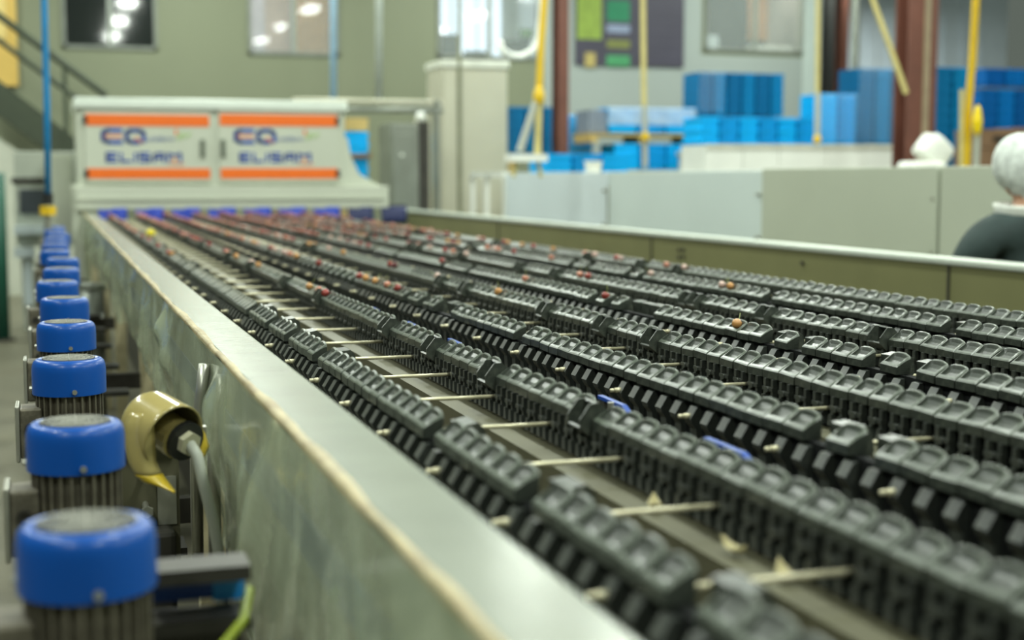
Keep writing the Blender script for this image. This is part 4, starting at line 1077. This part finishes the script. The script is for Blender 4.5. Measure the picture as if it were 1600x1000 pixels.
# steel locker, grey cabinet, conduit behind the far beam
a = atY(690, 97, 17.0); b = atY(793, 280, 17.0)
t = thing('steel_locker', ((a.x+b.x)/2, 17.4, 0), 'tall beige stainless locker behind the partition end', 'locker')
MB().box(a.x, b.x, 17.0, 17.7, .05, a.z-.06).build('body', M_stain, t, bevel=.01)
MB().box(a.x-.02, b.x+.02, 16.97, 17.73, a.z-.06, a.z+.03).build('top', mat('locker_top', (.68, .70, .60), .4), t, bevel=.01)
MB().box(a.x+.02, a.x+.19, 16.98, 17.0, .15, a.z-.09).build('left_door', M_stain, t); MB().box(a.x+.25, b.x-.02, 16.98, 17.0, .15, a.z-.09).build('right_door', M_stain, t)
MB().box(a.x+.20, a.x+.24, 16.96, 17.0, .1, a.z+1.2).build('corner_conduit', mat('olive_conduit', (.22, .23, .15), .5), t)
MB().box(a.x, b.x, 17.05, 17.65, 0, .05).build('plinth', M_dark, t)
a = atY(610, 192, 15.4); b = atY(666, 325, 15.4)
t = thing('grey_cabinet', ((a.x+b.x)/2, 15.7, 0), 'dark grey stainless cabinet just beyond the far beam end', 'cabinet')
MB().box(a.x, b.x-.08, 15.4, 16.0, .1, a.z).build('body', M_stain_d, t, bevel=.012)
MB().box(a.x+.02, b.x-.16, 15.37, 15.4, .3, a.z-.12).build('door', M_stain_d, t, bevel=.006)
MB().box(b.x-.08, b.x+.05, 15.45, 15.95, .1, a.z+.02).build('side_channel', M_dark, t)
MB().cyl((a.x+.12, 15.37, a.z-.35), (a.x+.12, 15.35, a.z-.35), .02, 10).build('knob', M_white, t)
c = atY(661, 182, 15.4); MB().lathe([(.01, -.06), (.05, -.04), (.06, 0), (.05, .04), (.01, .06)], (c.x, 15.5, c.z), 14, 'y').build('valve_wheel', M_white, t)
MB().box(c.x-.05, c.x+.05, 15.48, 15.6, a.z-.03, c.z-.02).build('valve_stem', M_stain, t)
MB().box(a.x, b.x, 15.42, 15.98, 0, .1).build('plinth', M_dark, t)
a = atY(543, 170, 16.0); b = atY(662, 172, 16.0)
t = thing('pipe_rack', ((a.x+b.x)/2, 16.1, a.z), 'pair of grey horizontal pipes running from cabinet to locker', 'pipes')
MB().cyl((a.x-.6, 16.1, a.z), (b.x+.25, 16.1, a.z), .035, 10).build('lower_pipe', M_stain_d, t, smooth=True); MB().cyl((a.x-.6, 16.1, a.z+.09), (b.x+.25, 16.1, a.z+.09), .03, 10).build('upper_pipe', M_stain, t, smooth=True)
MB().box(b.x+.15, b.x+.21, 16.06, 16.2, 0, a.z+.12).build('stanchion', M_stain_d, t)
# hand rail posts by the far beam
for k, x_ in enumerate((600, 712)):
    a = atY(x_, 150, 15.9)
# poster
a = atY(900, -80, YW-.06); b = atY(1068, 105, YW-.06)
t = thing('wall_poster', ((a.x+b.x)/2, YW-.05, b.z), 'dark violet information poster with green blocks on the back wall', 'poster')
MB().box(a.x, b.x, YW-.06, YW-.022, b.z, a.z).build('sheet', mat('poster_violet', (.055, .050, .075), .5, var=.1, scale=2), t)
def blk(x0, x1, y0, y1, m, nm):
    p = atY(x0, y0, YW-.06); q = atY(x1, y1, YW-.06); MB().box(p.x, q.x, YW-.066, YW-.06, q.z, p.z).build(nm, m, t)
blk(902, 940, -70, 62, mat('poster_lime', (.24, .34, .05), .5), 'lime_field')
for y0, y1, c in ((-40, -8, (.02, .22, .10)), (0, 34, (.01, .20, .09)), (38, 52, (.25, .30, .42)), (62, 76, (.18, .20, .05)), (86, 104, (.06, .30, .12))):
    blk(948, 984, y0, y1, mat('poster_block_%d' % (y0+50), c, .5), 'colour_block')
for k in range(7): blk(990, 1062, -20+17*k, -17+17*k, mat('poster_line', (.10, .10, .13), .5), 'text_line')
blk(914, 930, 82, 105, mat('poster_gold', (.45, .36, .12), .5), 'gold_figure')

# far left: control cabinet, white machine, green post
a = atY(20, 236, 15.6); b = atY(112, 475, 15.6)
t = thing('control_cabinet', ((a.x+b.x)/2, 15.9, 0), 'pale grey control cabinet with dark screen at the far left', 'cabinet')
MB().box(a.x, b.x+.1, 15.75, 16.3, .9, a.z).build('upper_body', mat('cabinet_grey', (.42, .45, .38), .5, var=.05), t, bevel=.01)
p = atY(30, 296, 15.6); q = atY(72, 334, 15.6); MB().box(p.x, q.x, 15.70, 15.75, q.z, p.z).build('screen', mat('dark_screen', (.05, .06, .07), .3), t)
MB().box(p.x-.08, q.x+.06, 15.72, 15.75, p.z+.06, p.z+.12).build('visor', M_dark, t)
p = atY(22, 354, 15.6); q = atY(68, 366, 15.6); MB().box(p.x, q.x, 15.55, 15.75, q.z, p.z).build('keyboard_shelf', M_panel, t)
p = atY(22, 388, 15.6); q = atY(55, 402, 15.6); MB().box(p.x, q.x, 15.62, 15.75, q.z, p.z).build('lower_shelf', M_panel, t)
MB().box(a.x+.04, atY(54, 420, 15.6).x, 15.75, 16.2, 0, .9).build('lower_body', mat('cabinet_grey', (.42, .45, .38)), t, bevel=.01)
MB().box(a.x+.06, atY(50, 420, 15.6).x, 15.73, 15.75, .28, .75).build('door', M_panel, t)
a = atY(88, 240, 14.9); b = atY(118, 330, 14.9)
t = thing('side_box', ((a.x+b.x)/2, 15.1, 0), 'white upright box between blue hose and sorter cabinet', 'box')
MB().box(a.x-.12, b.x-.02, 14.9, 15.3, 1.0, a.z).build('housing', M_box, t, bevel=.01); MB().box(a.x-.10, b.x-.04, 14.88, 14.9, 1.05, a.z-.06).build('door', M_box, t, bevel=.004); MB().box(a.x, a.x+.06, 15.05, 15.15, 0, 1.0).build('post', M_stain_d, t)
a = atY(4, 270, 15.0)
t = thing('green_post', (a.x-.04, 15.0, 0), 'dark green post at the extreme left edge', 'post'); MB().cyl((a.x-.05, 15.0, 0), (a.x-.05, 15.0, a.z), .07, 12).build('shaft', mat('teal_green', (.01, .09, .055), .5), t, smooth=True); MB().box(a.x-.17, a.x+.07, 14.88, 15.12, 0, .02).build('foot', M_dark, t)
# dark drum far left behind the motors
a = atY(135, 430, 8.0)
t = thing('grey_drum', (a.x+.02, 8.2, 0), 'dim grey cylindrical drum between the motors and the beam', 'drum'); MB().cyl((.20, 8.2, 0), (.20, 8.2, 1.02), .07, 16).build('shell', M_stain_d, t, smooth=True); MB().lathe([(.07, 1.0), (.075, 1.0), (.075, 1.03), (.02, 1.04)], (.20, 8.2, 0), 16).build('lid', M_stain_d, t)
print('crates', ncr)
